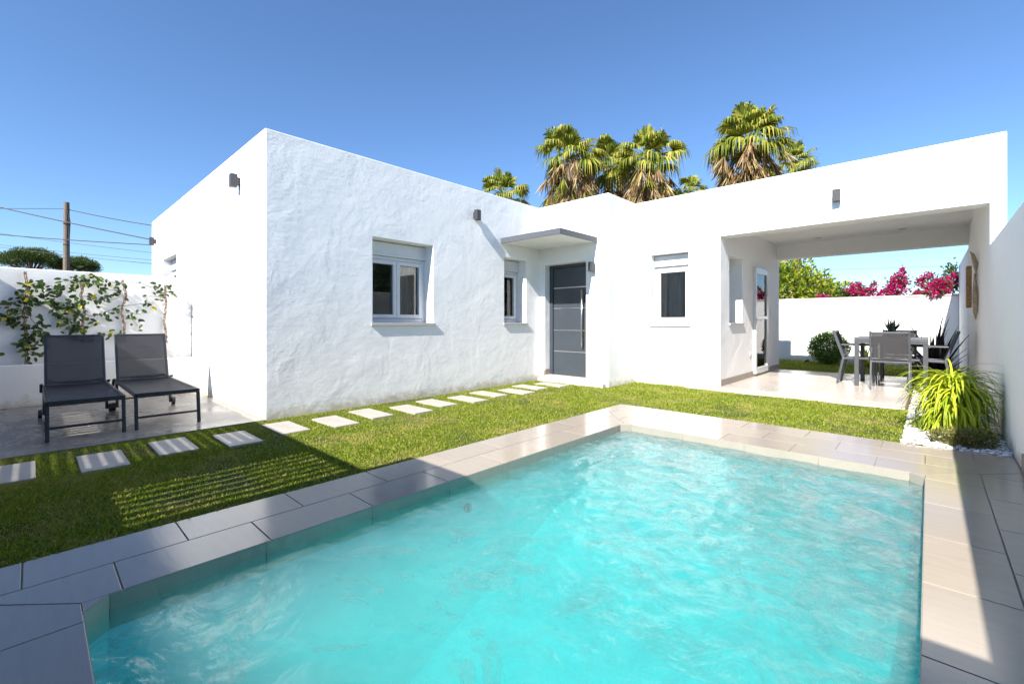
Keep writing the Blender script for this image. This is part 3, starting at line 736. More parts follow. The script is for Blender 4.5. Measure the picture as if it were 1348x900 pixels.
# ------------------------------------------------------------------ dining set
def make_chair():
    """local: faces +y, rear legs at y=0, width .41"""
    t_ = thing('dining_chair', '', 'chair', (0, 0, 0), 0, 'grey chairs round the dining table'); w = .205
    def bl(mb, name, mt, par=None, **k): return mb.build(name, mt, par or t_, shift=False, **k)
    for s_ in (-1, 1):
        bl(MB().obox((s_ * w, -.05, 0), (s_ * w, .03, .40), .022, .032), 'leg', M['table_grey'], bevel=.004)
        bl(MB().obox((s_ * w, .43, 0), (s_ * w, .40, .59), .022, .032), 'leg', M['table_grey'], bevel=.004)
        bl(MB().obox((s_ * w, -.0, .60), (s_ * w, .42, .60), .036, .02), 'armrest', M['table_grey'], bevel=.004)
    f = MB()
    for s_ in (-1, 1):
        f.obox((s_ * (w - .012), .02, .39), (s_ * (w - .012), .42, .40), .024, .028)
    f.obox((-w, .03, .39), (w, .03, .39), .022, .024); f.obox((-w, .41, .40), (w, .41, .40), .022, .024)
    bl(f, 'seat_frame', M['table_grey'], bevel=.003)
    s_ = MB(); s_.box(-w + .02, w - .02, .03, .41, .398, .404); bl(s_, 'seat', M['mesh_grey'])
    b = MB()
    for q in (-1, 1): b.obox((q * w, .03, .40), (q * w, -.10, .82), .024, .034)
    b.obox((-w, -.095, .80), (w, -.095, .80), .022, .026); b.obox((-w, .02, .43), (w, .02, .43), .018, .02)
    bk = bl(b, 'backrest', M['table_grey'], bevel=.004)
    fb = MB()
    for top in (0, 1):
        for i in range(9):
            for j in range(9):
                v = i / 8; u = j / 8; fb.v.append((-w + .014 + (2 * w - .028) * u, .018 - .112 * v - .02 * math.sin(math.pi * u) + .004 * top, .44 + .35 * v))
    for i in range(8):
        for j in range(8):
            a = i * 9 + j; fb.f += [(a, a + 1, a + 10, a + 9), (81 + a, 81 + a + 9, 81 + a + 10, 81 + a + 1)]
    bl(fb, 'fabric', M['mesh_grey'], bk)
    return t_
FZ = .056
ch = make_chair(); ch.location = (-.40, 8.12, FZ); ch['label'] = 'grey mesh armchair with its back to the pool, in front of the table'
for loc, rz, lab in (((-.36, 9.78, FZ), math.pi, 'grey armchair at the far side of the table, facing the pool'),
                     ((-1.0, 8.78, FZ), -math.pi / 2, 'grey armchair at the left end of the table beside the round bush'),
                     ((.20, 8.86, FZ), math.pi / 2, 'grey armchair at the right end of the table beside the bronze plant')):
    c = copy_tree(ch); c.location = loc; c.rotation_euler = (0, 0, rz); c['label'] = lab
tbx = thing('dining_table', 'square grey aluminium dining table on the covered terrace', 'table', (-.41, 8.85, FZ))
def tp(mb, name, par=None): mb.v = [(x + .41, y - 8.85, z - FZ) for x, y, z in mb.v]; return mb.build(name, M['table_grey'], par or tbx, shift=False, bevel=.004)
tx0, tx1, ty0, ty1 = -.826, -.005, 8.41, 9.3
w = MB(); w.box(tx0, tx1, ty0, ty1, .755, .775); tp(w, 'tabletop')
w = MB(); w.box(tx0 + .002, tx1 - .002, ty0 + .004, ty0 + .03, .69, .753); w.box(tx0 + .002, tx1 - .002, ty1 - .03, ty1 - .004, .69, .753); w.box(tx0 + .004, tx0 + .03, ty0 + .03, ty1 - .03, .69, .753); w.box(tx1 - .03, tx1 - .004, ty0 + .03, ty1 - .03, .69, .753)
tp(w, 'apron')
for x in (tx0 + .031, tx1 - .031):
    for y in (ty0 + .034, ty1 - .034): tp(MB().box(x - .027, x + .027, y - .027, y + .027, FZ, .752), 'leg')

# ------------------------------------------------------------------ foliage builders
def leaf(mb, p, d, up, L, W, fold=.15):
    """4-vertex pointed leaf from p along d"""
    d = d.normalized(); r = d.cross(up)
    if r.length < 1e-4: r = Vector((1, 0, 0))
    r.normalize(); n = r.cross(d)
    mb.add([p, p + d * L * .45 + r * W / 2 - n * fold * W, p + d * L, p + d * L * .45 - r * W / 2 - n * fold * W], [(0, 1, 2, 3)])
def rv(r_=rnd):
    while True:
        v = Vector((r_.uniform(-1, 1), r_.uniform(-1, 1), r_.uniform(-1, 1)))
        if .05 < v.length < 1: return v.normalized()
def cloud(mb, c, rad, n, L, W, shell=.55, up=.25, lump=.25, r_=rnd, seed=0):
    c = Vector(c)
    for _ in range(n):
        v = rv(r_); k = 1 + lump * noise.noise(v * 2.3 + Vector((seed, 0, 0))) * 2
        rr = (shell + (1 - shell) * r_.random() ** .6) * k
        p = c + Vector((v.x * rad[0], v.y * rad[1], v.z * rad[2])) * rr
        d = (v + rv(r_) * .9 + Vector((0, 0, up)))
        leaf(mb, p, d, rv(r_), L * r_.uniform(.6, 1.3), W * r_.uniform(.7, 1.2))
def plant(name, label, cat, loc, parts, group=None):
    t_ = thing(name, label, cat, loc, 0, group)
    for nm, mb, mt in parts:
        mb.v = [(x - loc[0], y - loc[1], z - loc[2]) for x, y, z in mb.v]; mb.build(nm, mt, t_, shift=False)
    return t_

# climbing plants on the left wall, traced as real stems standing 5 cm off the plaster
F_, HY, TH = 588.86, 424.3, .7504
def wallpt(u, v, off=.05):
    px, py = u / 3.744, 240 + v / 3.744
    a = (px - 674) / F_; b_ = (HY - py) / F_; dx, dy = -math.sin(TH) + a * math.cos(TH), math.cos(TH) + a * math.sin(TH)
    X = -8.07 + off; t_ = X / dx; return Vector((X, dy * t_, 1 + b_ * t_))
vines = [
    ('climber with the densest dark leaves, leftmost on the wall', [(125, 440), (132, 560), (120, 650), (132, 760), (128, 905)],
     [[(130, 560), (210, 560), (290, 590), (350, 690), (375, 760)], [(128, 500), (200, 500), (280, 520), (350, 520)], [(120, 570), (60, 600), (10, 660)], [(125, 640), (60, 660), (20, 700)],
      [(130, 640), (180, 700), (210, 760)], [(130, 760), (170, 760), (200, 730)], [(130, 800), (100, 830)], [(200, 560), (280, 640), (340, 700)], [(130, 840), (170, 850)]], 270),
    ('climber with a bushy leafy top behind the left lounger', [(408, 460), (400, 560), (418, 640), (405, 700), (414, 790)],
     [[(405, 475), (440, 470), (490, 490)], [(405, 490), (360, 490), (320, 520)], [(405, 560), (450, 570), (480, 575)], [(405, 640), (450, 660), (470, 640)], [(400, 600), (370, 580), (360, 630)], [(480, 490), (540, 530), (600, 540)]], 115),
    ('sparse climber with thin bare branches between the loungers', [(603, 480), (622, 560), (596, 640), (612, 700), (612, 790)],
     [[(605, 500), (540, 490), (500, 470)], [(610, 560), (540, 580), (490, 580)], [(600, 640), (540, 630), (520, 660)], [(600, 610), (680, 600), (760, 595)], [(615, 660), (660, 680), (700, 730)], [(610, 740), (560, 755), (480, 745)], [(620, 640), (680, 650), (740, 640)], [(480, 690), (430, 720), (420, 770)]], 62),
    ('twisted climber with few leaves nearest the house', [(812, 505), (820, 600), (810, 680), (822, 790)],
     [[(812, 530), (760, 520), (700, 500), (640, 490)], [(815, 540), (890, 550), (945, 610), (948, 660)], [(812, 570), (760, 560), (700, 560)], [(815, 540), (780, 580)], [(812, 520), (830, 510)]], 26)]
for k, (lab, main, brs, nl) in enumerate(vines):
    st = MB(); lf = MB(); r_ = random.Random(50 + k)
    pts = [wallpt(*q) for q in main]; fine = []
    for a, b_ in zip(pts[:-1], pts[1:]):
        for i in range(8): fine.append(a.lerp(b_, i / 8) + rv(r_) * .006)
    fine.append(pts[-1])
    for ph in (0, 2.1, 4.2):
        st.tube([p + Vector((.0, math.cos(i * .7 + ph) * .011, 0)) + Vector((math.sin(i * .7 + ph) * .011, 0, 0)) for i, p in enumerate(fine)], .0055, 5)
    allb = []
    for br in brs:
        bp_ = [wallpt(*q, off=r_.uniform(.04, .08)) for q in br]; fb = []
        for a, b_ in zip(bp_[:-1], bp_[1:]):
            for i in range(6): fb.append(a.lerp(b_, i / 6) + rv(r_) * .008)
        fb.append(bp_[-1]); st.tube(fb, [.0045 - .0028 * i / len(fb) for i in range(len(fb))], 4); allb.append(fb)
    tot = sum(len(b_) for b_ in allb)
    for i in range(nl):
        b_ = r_.choices(allb, [len(q) for q in allb])[0]; p = r_.choice(b_) + Vector((r_.uniform(-.02, .05), r_.gauss(0, .05), r_.gauss(0, .05)))
        L = r_.uniform(.05, .085); d = Vector((r_.uniform(.0, .5), r_.uniform(-1, 1), r_.uniform(-1, .25))).normalized(); n_ = (Vector((1, r_.uniform(-.6, .6), r_.uniform(-.3, .9)))).normalized()
        r2 = d.cross(n_).normalized(); n_ = r2.cross(d); W = L * .55
        P = [p, p + d * L * .2 + r2 * W * .38, p + d * L * .5 + r2 * W * .5, p + d * L * .82 + r2 * W * .3, p + d * L - n_ * .01, p + d * L * .82 - r2 * W * .3, p + d * L * .5 - r2 * W * .5, p + d * L * .2 - r2 * W * .38, p + d * L * .5 - n_ * .006]
        lf.add(P, [(8, 0, 1), (8, 1, 2), (8, 2, 3), (8, 3, 4), (8, 4, 5), (8, 5, 6), (8, 6, 7), (8, 7, 0)])
    plant('climbing_plant', lab, 'climber', (fine[-1].x, fine[-1].y, .45), [('stems', st, M['vine_stem']), ('foliage', lf, M['vine'])], 'climbing plants on the left wall')

# strap-leaved plant in the gravel
def straps(c, n, r_, zc, L0, L1, W, mt=None, spread=.06, el=(15, 88), droop=1.15):
    mb = MB()
    for i in range(n):
        az = r_.uniform(0, 2 * math.pi); e = R(r_.uniform(*el)); L = r_.uniform(L0, L1)
        p = Vector((c[0] + r_.gauss(0, spread), c[1] + r_.gauss(0, spread), c[2] + zc * r_.random() ** .8)); w_ = W * r_.uniform(.7, 1.2); seg = 9; pts = []
        ca, sa = math.cos(az), math.sin(az); side = Vector((-sa, ca, 0)); tw = r_.uniform(-.5, .5)
        for k in range(seg + 1):
            pts.append(p.copy()); f_ = k / seg; ang = e - (droop * r_.uniform(.9, 1.1)) * f_ * 2.0
            ang = max(ang, R(-86)); p = p + Vector((ca * math.cos(ang), sa * math.cos(ang), math.sin(ang))) * L / seg
            p += side * tw * .012
            if p.z < c[2] + .012: p.z = c[2] + .012 + r_.random() * .01
        vs = []
        for k, q in enumerate(pts):
            ww = w_ * (1 - (k / seg) ** 3) / 2 + .0006; vs += [q - side * ww + Vector((0, 0, ww * .5)), q, q + side * ww + Vector((0, 0, ww * .5))]
        fs = []
        for k in range(seg): a = k * 3; fs += [(a, a + 1, a + 4, a + 3), (a + 1, a + 2, a + 5, a + 4)]
        mb.add(vs, fs)
    return mb
r_ = random.Random(4)
plant('strap_leaf_plant', 'large yellow green fountain of arching strap leaves in the white gravel', 'plant', (.12, 5.72, 0),
      [('foliage', straps((.16, 5.72, 0), 900, r_, .44, .26, .50, .017, spread=.05, el=(-15, 89)), M['ribbon']),
       ('stem', MB().tube([(.12, 5.72, -.02), (.12, 5.72, .25), (.13, 5.72, .42)], [.035, .03, .012], 10), M['vine_stem'])])
sh = MB(); r_ = random.Random(8)
for cx, cy, rr in ((.11, 5.16, .11), (.20, 5.13, .12), (.29, 5.17, .11)):
    cloud(sh, (cx, cy, .045), (rr, rr * .9, .085), 1500, .026, .008, .5, .8, .2, r_, cx * 9)
plant('low_shrub', 'small olive coloured cushion shrub at the front of the gravel bed', 'shrub', (.15, 5.14, 0), [('foliage', sh, M['shrub'])])
# bronze spiky plant
def spikes(c, n, r_, L0, L1, W, el):
    mb = MB()
    for i in range(n):
        az = r_.uniform(0, 6.283); e = R(r_.uniform(*el)); L = r_.uniform(L0, L1); ca, sa = math.cos(az), math.sin(az); side = Vector((-sa, ca, 0))
        p = Vector(c) + Vector((r_.gauss(0, .03), r_.gauss(0, .03), 0)); pts = []
        for k in range(6):
            pts.append(p.copy()); a = e - .35 * (k / 5) ** 2; p = p + Vector((ca * math.cos(a), sa * math.cos(a), math.sin(a))) * L / 5
        vs = []
        for k, q in enumerate(pts):
            ww = W * (.55 + .45 * math.sin(math.pi * min(1, k / 5 * 1.3))) * (1 - (k / 5) ** 2.5) + .001; vs += [q - side * ww, q - Vector((0, 0, ww * .4)), q + side * ww]
        mb.add(vs, [f_ for k in range(5) for f_ in ((k * 3, k * 3 + 1, k * 3 + 4, k * 3 + 3), (k * 3 + 1, k * 3 + 2, k * 3 + 5, k * 3 + 4))])
    return mb
r_ = random.Random(2)
plant('bronze_flax', 'dark bronze spiky leaved plant behind the right hand chair', 'plant', (.08, 10.55, 0), [('foliage', spikes((.08, 10.55, 0), 46, r_, .75, 1.35, .035, (32, 88)), M['phormium'])])
plant('garden_plant', 'small yellow green upright plant seen between the table legs', 'plant', (-1.0, 12.4, 0), [('foliage', spikes((-1.0, 12.4, 0), 26, r_, .35, .65, .03, (40, 88)), M['ribbon'])])
pp = thing('potted_plant', 'small spiky grey leaved plant standing in a pot on the dining table', 'plant', (-.42, 8.95, .775))
w = MB(); w.tube([(0, 0, .001), (0, 0, .07)], [.035, .05], 16); w.build('pot', M['pot'], pp, shift=False)
w = spikes((0, 0, .06), 34, r_, .17, .34, .013, (38, 88)); w.build('foliage', M['agave'], pp, shift=False)
# round bush
bu = MB(); cloud(bu, (-1.74, 12.85, .38), (.40, .40, .38), 8000, .05, .02, .45, .6, .06, random.Random(9), 3)
stb = MB(); r_ = random.Random(3)
for i in range(9):
    a = i * .7; stb.tube([(-1.78, 12.85, -.03), (-1.78 + .12 * math.cos(a), 12.85 + .12 * math.sin(a), .2), (-1.78 + .25 * math.cos(a), 12.85 + .25 * math.sin(a), .5)], [.012, .009, .004], 5)
plant('round_bush', 'clipped round green bush on the back lawn before the white wall', 'bush', (-1.78, 12.85, 0), [('foliage', bu, M['bush']), ('stems', stb, M['bark'])])
sp = thing('garden_spotlight', 'small black spotlight on the back lawn beside the round bush', 'spotlight', (-2.2, 12.9, 0))
w = MB(); w.tube([(-.02, 0, .05), (.05, -.02, .08)], .03, 12); w.build('head', M['dark_lamp'], sp, shift=False)
w = MB(); w.tube([(0, 0, -.03), (0, 0, .05)], .008, 6); w.build('spike', M['dark_lamp'], sp, shift=False)

# hedge tree and bougainvillea behind the back wall
def branchy(c, h_, r_, n=7, sp=.6):
    mb = MB()
    for i in range(n):
        a = r_.uniform(0, 6.28); q = Vector((c[0] + sp * math.cos(a) * r_.random(), c[1] + sp * math.sin(a) * r_.random(), h_ * r_.uniform(.7, 1)))
        b0 = Vector((c[0], c[1], -.06)); mid = b0.lerp(q, .5) + rv(r_) * .12 * h_ * .5; mb.tube([b0, mid, q], [.035, .022, .008], 6)
    return mb
r_ = random.Random(21)
hd = MB()
for cx, cz, rx, rz_, n in ((-3.9, 1.6, 1.0, 1.15, 4200), (-2.95, 1.55, .95, 1.25, 4200), (-2.2, 1.35, .6, .95, 2600), (-1.65, 1.25, .45, .62, 1500), (-3.4, 2.1, .7, .6, 1600)):
    cloud(hd, (cx, 14.6, cz), (rx, .7, rz_), n, .12, .06, .5, .3, .3, r_, cx)
plant('hedge_tree', 'large yellow green leafy shrub rising behind the back wall', 'tree', (-3, 14.6, -.05), [('foliage', hd, M['hedge_y']), ('branches', branchy((-3, 14.6), 2, r_, 12, 1.3), M['bark'])])
def boug(label, blobs, loc):
    fl_, lf = MB(), MB()
    for (cx, cz, rx, rz_, n, y) in blobs:
        cloud(fl_, (cx, y, cz), (rx, rx * .9, rz_), n, .05, .04, .3, .1, .35, r_, cx * 3)
        cloud(lf, (cx, y, cz), (rx * 1.15, rx, rz_ * 1.15), n // 4, .07, .04, .4, .4, .3, r_, cx * 5)
    plant('bougainvillea', label, 'flowering shrub', loc, [('flowers', fl_, M['bougain']), ('leaves', lf, M['leaf_dark']), ('branches', branchy((loc[0], loc[1]), 1.5, r_, 6, .4), M['bark'])], 'bougainvillea above the back wall')
boug('low magenta bougainvillea left of the tall one, beside the green shrub', [(-1.32, 1.82, .17, .17, 480, 13.95), (-1.12, 1.72, .14, .1, 260, 13.9), (-.98, 1.85, .07, .12, 120, 13.9), (-.8, 1.68, .16, .09, 300, 13.9), (-2.0, 1.64, .13, .07, 200, 13.75)], (-1.1, 13.95, -.05))
boug('tallest magenta bougainvillea spike rising above the back wall', [(-.58, 1.8, .18, .2, 600, 13.95), (-.52, 2.0, .13, .14, 300, 13.95), (-.46, 2.2, .05, .1, 80, 13.95), (-.14, 1.92, .07, .1, 130, 13.95), (-.02, 2.06, .08, .07, 110, 13.95)], (-.5, 13.95, -.05))
boug('round magenta bougainvillea ball spilling over the back wall beside the right wall', [(.15, 1.76, .19, .19, 1100, 13.45), (-.17, 1.64, .13, .06, 200, 13.7), (.40, 1.95, .08, .13, 160, 13.8)], (.15, 13.8, -.05))
gr = MB(); cloud(gr, (-1.6, 14.2, 1.55), (.35, .3, .35), 900, .07, .03, .4, .4, .4, r_, 4); cloud(gr, (.0, 14.3, 1.75), (.45, .3, .35), 260, .08, .04, .4, .5, .5, r_, 8); cloud(gr, (.38, 14.0, 1.95), (.14, .2, .38), 380, .08, .045, .4, .5, .5, r_, 8)
plant('leafy_shrub', 'loose dark green shrub growing among the bougainvillea', 'shrub', (-.1, 14.3, -.05), [('foliage', gr, M['leaf_dark']), ('branches', branchy((-.1, 14.3), 1.7, r_, 9, 1.1), M['bark'])])
# trees beyond the right wall, seen mirrored in the windows
for k, (x, y, hh, lab) in enumerate(((3.4, 8.0, 3.4, 'dense green garden tree beyond the right wall, mirrored in the front window'), (3.9, 11.2, 4.0, 'tall green garden tree beyond the right wall, behind the nearer one'))):
    cr = MB(); rr = random.Random(70 + k)
    for i in range(5): cloud(cr, (x + rr.uniform(-.6, .6), y + rr.uniform(-.6, .6), hh * .62 + rr.uniform(-.5, .5)), (.9, .9, .8), 900, .16, .08, .4, .3, .3, rr, i)
    tk = MB().tube([(x, y, -.1), (x + .05, y, hh * .3), (x, y + .05, hh * .6)], [.12, .09, .05], 8)
    plant('garden_tree', lab, 'tree', (x, y, -.05), [('crown', cr, M['leaf_dark']), ('trunk', tk, M['bark'])])

# ------------------------------------------------------------------ palms
def palm_crown(c, r_, size=1.0, nf=34, dead=46):
    """fan-palm head: live fans above, dry fans hanging below"""
    gm, dm = MB(), MB()
    def fan(mb, az, el, plen, fr_, nseg, arc, droop, wseg):
        ca, sa = math.cos(az), math.sin(az); d = Vector((ca * math.cos(el), sa * math.cos(el), math.sin(el)))
        o = Vector(c); side = Vector((-sa, ca, 0)); up = side.cross(d) * -1
        if up.z < 0: up = -up
        mid = o + d * plen * .5 + Vector((0, 0, .05)); tip = o + d * plen - Vector((0, 0, .12 * plen * abs(math.cos(el))))
        mb.tube([o, mid, tip], [.03 * size, .02 * size, .015 * size], 4, False)
        d2 = (tip - mid).normalized(); tw = r_.uniform(-.5, .5)
        s2 = (side * math.cos(tw) + up * math.sin(tw)).normalized(); n2 = s2.cross(d2)
        for k in range(nseg):
            a = -arc + 2 * arc * k / (nseg - 1) + r_.uniform(-.04, .04); L = fr_ * (1 - .28 * abs(a / arc) ** 2) * r_.uniform(.85, 1.08)
            dd = (d2 * math.cos(a) + s2 * math.sin(a) + n2 * r_.uniform(-.05, .05)).normalized(); rr = dd.cross(n2).normalized(); w_ = wseg * size
            p0 = tip; p1 = tip + dd * L * .55; p2 = tip + dd * L * .82 - Vector((0, 0, droop * L * .10)); p3 = tip + dd * L * .95 - Vector((0, 0, droop * L * .38))
            mb.add([p0 - rr * w_ * .2, p0 + rr * w_ * .2, p1 + rr * w_ * .5 + n2 * w_ * .15, p1 - rr * w_ * .5 + n2 * w_ * .15, p2 + rr * w_ * .3, p2 - rr * w_ * .3, p3], [(0, 1, 2, 3), (3, 2, 4, 5), (5, 4, 6)])
    for i in range(nf):
        f_ = i / nf; el = R(86 - 98 * f_ ** .85 + r_.uniform(-12, 12)); az = i * 2.4 + r_.uniform(-.4, .4)
        fan(gm, az, el, size * r_.uniform(.55, 1.25), size * r_.uniform(.7, 1.05), 24, R(r_.uniform(75, 105)), .4 + f_ * 1.5 + r_.uniform(0, .6), .10)
    for i in range(dead):
        el = R(r_.uniform(-80, 4)); az = i * 2.4 + r_.uniform(-.3, .3); ca, sa = math.cos(az), math.sin(az)
        st_ = Vector((c[0], c[1], c[2] - .1 * size - r_.random() ** 1.3 * 2.2 * size))
        tip = st_ + Vector((ca * math.cos(el), sa * math.cos(el), math.sin(el))) * size * r_.uniform(.7, 1.25)
        mb_ = dm if r_.random() < .86 else gm
        mb_.tube([st_, tip], [.025 * size, .015 * size], 4, False)
        for k in range(24):     # dry fan folded nearly shut and hanging
            dd = (Vector((ca * .3, sa * .3, -1)) + rv(r_) * .42).normalized(); L = size * r_.uniform(.6, 1.15); rr = dd.cross(rv(r_)).normalized(); w_ = .06 * size
            mb_.add([tip, tip + dd * L * .5 + rr * w_ * .5, tip + dd * L + rv(r_) * .08, tip + dd * L * .5 - rr * w_ * .5], [(0, 1, 2, 3)])
    for i in range(9):  # old flower stalks arching out
        az = r_.uniform(0, 6.28); e = R(r_.uniform(20, 60)); ca, sa = math.cos(az), math.sin(az); L = size * r_.uniform(2.0, 2.6)
        pts = [Vector(c) + Vector((ca * math.cos(e), sa * math.cos(e), math.sin(e))) * L * t_ - Vector((0, 0, 1.1 * size * t_ ** 2.6)) for t_ in (0, .25, .5, .75, 1)]
        gm.tube(pts, [.015, .012, .009, .006, .004], 3, False)
    return gm, dm
def along(px, dep):      # ground position on the line of sight through picture column px
    lat = (px - 674) / F_ * dep; return (math.cos(TH) * lat - math.sin(TH) * dep, math.sin(TH) * lat + math.cos(TH) * dep)
palms = [(750, 24, 209, 1.08, 28, 90, 'tall fan palm with hanging dry skirt, left one of the big pair of palms'),
         (800, 26, 220, 1.12, 28, 70, 'fan palm half hidden behind the tall one at centre'),
         (854, 23.5, 212, 1.1, 28, 100, 'fan palm with shaggy brown skirt right of the villa corner peak'),
         (985, 22, 190, 1.15, 36, 120, 'largest fan palm with thick skirt of dry fronds above the roof at right'),
         (1046, 28, 216, .85, 24, 30, 'smaller fan palm just right of the largest one'),
         (664, 27, 260, 1.0, 26, 40, 'low fan palm crown peeping over the roof at far left of the palms'),
         (909, 33, 252, .7, 24, 0, 'tiny green palm top at the roof edge left of the largest palm')]
for k, (px, dep, py, size, nf, dead, lab) in enumerate(palms):
    x, y = along(px, dep); z = 1 + (HY - py) / F_ * dep; r_ = random.Random(300 + k)
    gm, dm = palm_crown((x, y, z), r_, size, nf, dead)
    parts = [('fronds', gm, M['palm']), ('trunk', MB().tube([(x + .3, y, -.2), (x + .1, y, z * .5), (x, y, z - .1)], [.32, .24, .2], 12), M['bark'])]
    if dead: parts.append(('dry_skirt', dm, M['palm_dead']))
    plant('fan_palm', lab, 'palm tree', (x, y, -.06), parts, 'fan palms behind the villa')
# low bushes just showing over the roof
x, y = along(880, 30); bm_ = MB(); cloud(bm_, (x, y, 8.9), (1.4, .8, .75), 900, .3, .12, .3, .4, .4, random.Random(5), 2); 
plant('broadleaf_tree', 'dark tree top in the gap between the palms just above the roof edge', 'tree', (x, y, -.06), [('crown', bm_, M['leaf_dark']), ('trunk', MB().tube([(x, y, -.1), (x, y, 8.5)], [.25, .1], 8), M['bark'])])

# umbrella pines at far left
for k, (px, dep, py, rx, rz_, lab) in enumerate(((41, 44, 343, 2.3, 1.35, 'dark umbrella pine at the far left beyond the climber wall'), (101, 47, 350, 1.9, 1.1, 'flatter umbrella pine behind the utility pole'))):
    x, y = along(px, dep); z = 1 + (HY - py) / F_ * dep; rr = random.Random(90 + k); cr = MB(); br = MB()
    br.tube([(x, y, -.1), (x + .2, y, z - 2.2), (x, y, z - 1.4)], [.3, .22, .16], 8)
    for i in range(30):
        a = rr.uniform(0, 6.28); q = rr.random() ** .6; cx, cy = x + q * rx * .85 * math.cos(a), y + q * rx * .85 * math.sin(a); cz = z + rz_ * .6 * (1 - q * q) - .2 + rr.uniform(-.15, .15)
        cloud(cr, (cx, cy, cz), (rx * .3, rx * .3, rz_ * .42), 520, .24, .06, .2, .8, .3, rr, i); br.tube([(x, y, z - 1.5), (cx, cy, cz - .15)], [.07, .02], 4, False)
    plant('umbrella_pine', lab, 'pine tree', (x, y, -.06), [('crown', cr, M['pine']), ('trunk', br, M['bark'])], 'umbrella pines beyond the left wall')

# utility pole and overhead cables
dp = 20.0
def at(px, py, dep=dp):
    x, y = along(px, dep); return Vector((x, y, 1 + (HY - py) / F_ * dep))
a = at(87.5, 266.5); pole = thing('utility_pole', 'weathered wooden utility pole standing beyond the left wall', 'utility pole', (a.x, a.y, 0))
w = MB(); w.tube([(0, 0, -.2), (0, 0, a.z)], [.13, .10], 12); w.build('post', M['wood_pole'], pole, shift=False)
w = MB(); w.tube([(.14, .03, a.z - .3), (.2, .1, a.z - .9), (.16, .06, a.z - 2), (.17, .06, 0)], .025, 6); w.build('down_cable', M['cable'], pole, shift=False)
cables = [((-260, 262), (85, 274.7), .012, 'thin black cable meeting the utility pole near its top from the left', 20.0),
          ((86, 275), (230, 301), .02, 'black cable running from the pole top towards the villa', 20.05),
          ((-260, 205), (230, 321.5), .026, 'thickest black cable sloping down past the pole to the villa lamp', 19.8),
          ((-260, 279), (230, 324), .020, 'black cable crossing the middle of the pole', 19.7),
          ((-260, 262), (230, 336), .011, 'faint thin wire crossing behind the pole, topmost of the faint wires', 23),
          ((-260, 284), (230, 345), .011, 'faint thin wire crossing behind the pole, middle of the faint wires', 23.3),
          ((-260, 285), (230, 350), .012, 'faint thin wire crossing behind the pole, lowest of the faint wires', 23.6)]
for p0, p1, rad, lab, dd in cables:
    A_, B_ = at(*p0, dd), at(*p1, dd); L = (B_ - A_).length
    pts = [A_.lerp(B_, i / 16) - Vector((0, 0, .012 * L * math.sin(math.pi * i / 16))) for i in range(17)]
    tag(MB().tube(pts, rad, 6).build('overhead_cable', M['cable'], loc=tuple(A_)), lab, 'cable', 'overhead cables at left')
A_, B_ = at(1000, 358, 40), at(1290, 349, 40)
tag(MB().tube([A_, B_], .012, 5).build('overhead_cable', M['cable'], loc=tuple(A_)), 'faint wire across the sky above the bougainvillea', 'cable')

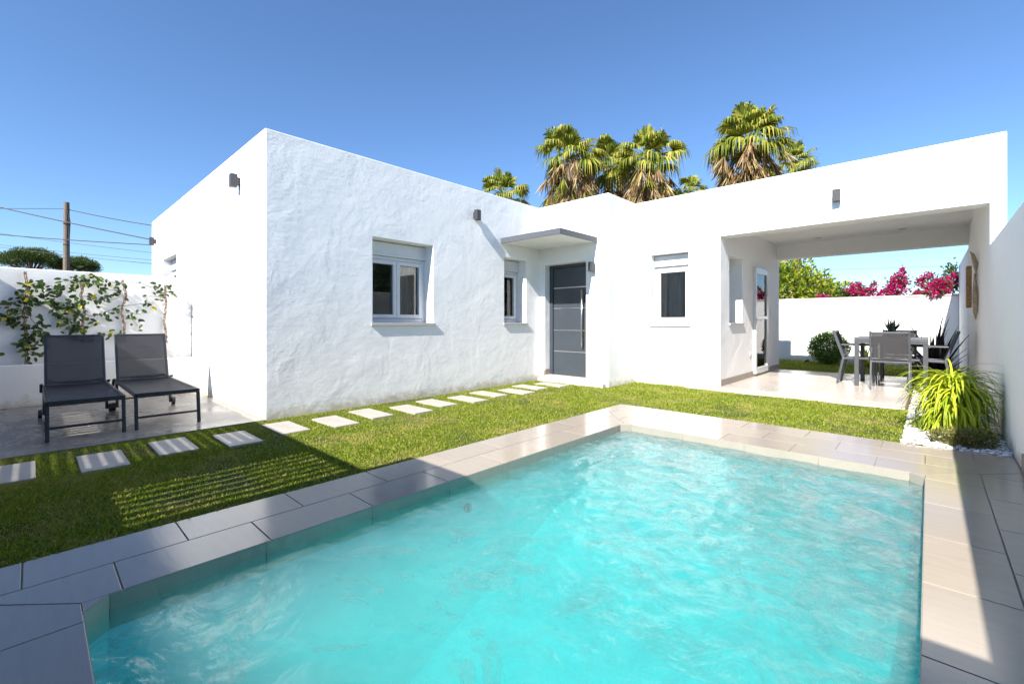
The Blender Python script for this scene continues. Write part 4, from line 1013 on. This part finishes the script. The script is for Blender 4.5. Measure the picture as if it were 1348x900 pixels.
# ------------------------------------------------------------------ wall ornament on the right wall
orn = thing('wall_ornament', 'carved driftwood and curved horn wall ornament on the terrace wall', 'wall ornament', (.43, 8.7, 1.2))
pk = MB(); n = 14; r_ = random.Random(6)
vs = []
for i in range(n + 1):
    z = i / n * .56; wob = r_.uniform(-.012, .012); 
    for (dx, dy_) in ((.0, -.10), (.0, .10), (-.05, .09), (-.05, -.09)): vs.append((-.0 + dx + .0, dy_ + wob + r_.uniform(-.008, .008), z))
fs = [(i * 4 + k, i * 4 + (k + 1) % 4, i * 4 + 4 + (k + 1) % 4, i * 4 + 4 + k) for i in range(n) for k in range(4)] + [(3, 2, 1, 0), (n * 4, n * 4 + 1, n * 4 + 2, n * 4 + 3)]
pk.add([(x - .01, y, z) for x, y, z in vs], fs); pk.build('driftwood_plank', M['driftwood'], orn, shift=False)
for pts, rads in (([(-.02, .0, .76), (-.0, -.12, .70), (.012, -.30, .58), (.015, -.38, .42)], [.006, .02, .028, .006]),
                  ([(.015, -.32, .36), (.008, -.36, .16), (.012, -.30, -.06), (.02, -.22, -.16)], [.006, .03, .025, .004]),
                  ([(.015, -.2, .45), (.008, -.2, .2), (.012, -.15, -.05)], [.01, .018, .006])):
    q = []
    for a, b_ in zip(pts[:-1], pts[1:]):
        for i in range(5): q.append(Vector(a).lerp(Vector(b_), i / 5))
    q.append(Vector(pts[-1])); rr = [np.interp(i / (len(q) - 1), np.linspace(0, 1, len(rads)), rads) for i in range(len(q))]
    MB().tube(q, rr, 8).build('horn_blade', M['carved'], orn, shift=False, smooth=True)

# ------------------------------------------------------------------ sky, sun, camera
w = bpy.data.worlds.new('World'); sc.world = w; w.use_nodes = True; nt = w.node_tree; nt.nodes.clear()
sky = nt.nodes.new('ShaderNodeTexSky'); sky.sky_type = 'NISHITA'; sky.sun_disc = False
to_sun = Vector((SX, SY, 1)).normalized()
sky.sun_elevation = math.asin(to_sun.z); sky.sun_rotation = math.atan2(to_sun.x, to_sun.y)
sky.air_density = 1.0; sky.dust_density = .1; sky.ozone_density = 8.0; sky.altitude = 20
bg = nt.nodes.new('ShaderNodeBackground'); bg.inputs[1].default_value = .095
wo = nt.nodes.new('ShaderNodeOutputWorld'); nt.links.new(sky.outputs[0], bg.inputs[0]); nt.links.new(bg.outputs[0], wo.inputs[0])
sun = bpy.data.lights.new('sun', 'SUN'); sun.energy = 5.0; sun.angle = R(.4); sun.color = (1, .955, .88)
so = bpy.data.objects.new('sun', sun); col.objects.link(so); so.rotation_euler = to_sun.to_track_quat('Z', 'Y').to_euler(); so.location = (3, -10, 12)

cam = bpy.data.cameras.new('camera'); co = bpy.data.objects.new('camera', cam); col.objects.link(co); sc.camera = co
co.location = (0, 0, 1); co.rotation_euler = (R(90), 0, TH)
cam.sensor_width = 36; cam.lens = F_ / 1348 * 36; cam.shift_y = -(450 - HY) / 1348; cam.clip_start = .05; cam.clip_end = 3000
sc.view_settings.view_transform = 'Standard'; sc.view_settings.look = 'None'; sc.view_settings.gamma = 1; sc.view_settings.exposure = 1.15
sc.render.engine = 'CYCLES'
cy = sc.cycles; cy.use_denoising = True; cy.max_bounces = 22; cy.diffuse_bounces = 4; cy.glossy_bounces = 4; cy.transmission_bounces = 6; cy.transparent_max_bounces = 16; cy.volume_bounces = 20
cy.caustics_reflective = False; cy.caustics_refractive = False; cy.sample_clamp_indirect = 0
try: cy.denoiser = 'OPENIMAGEDENOISE'; cy.denoising_input_passes = 'RGB_ALBEDO_NORMAL'
except Exception: pass
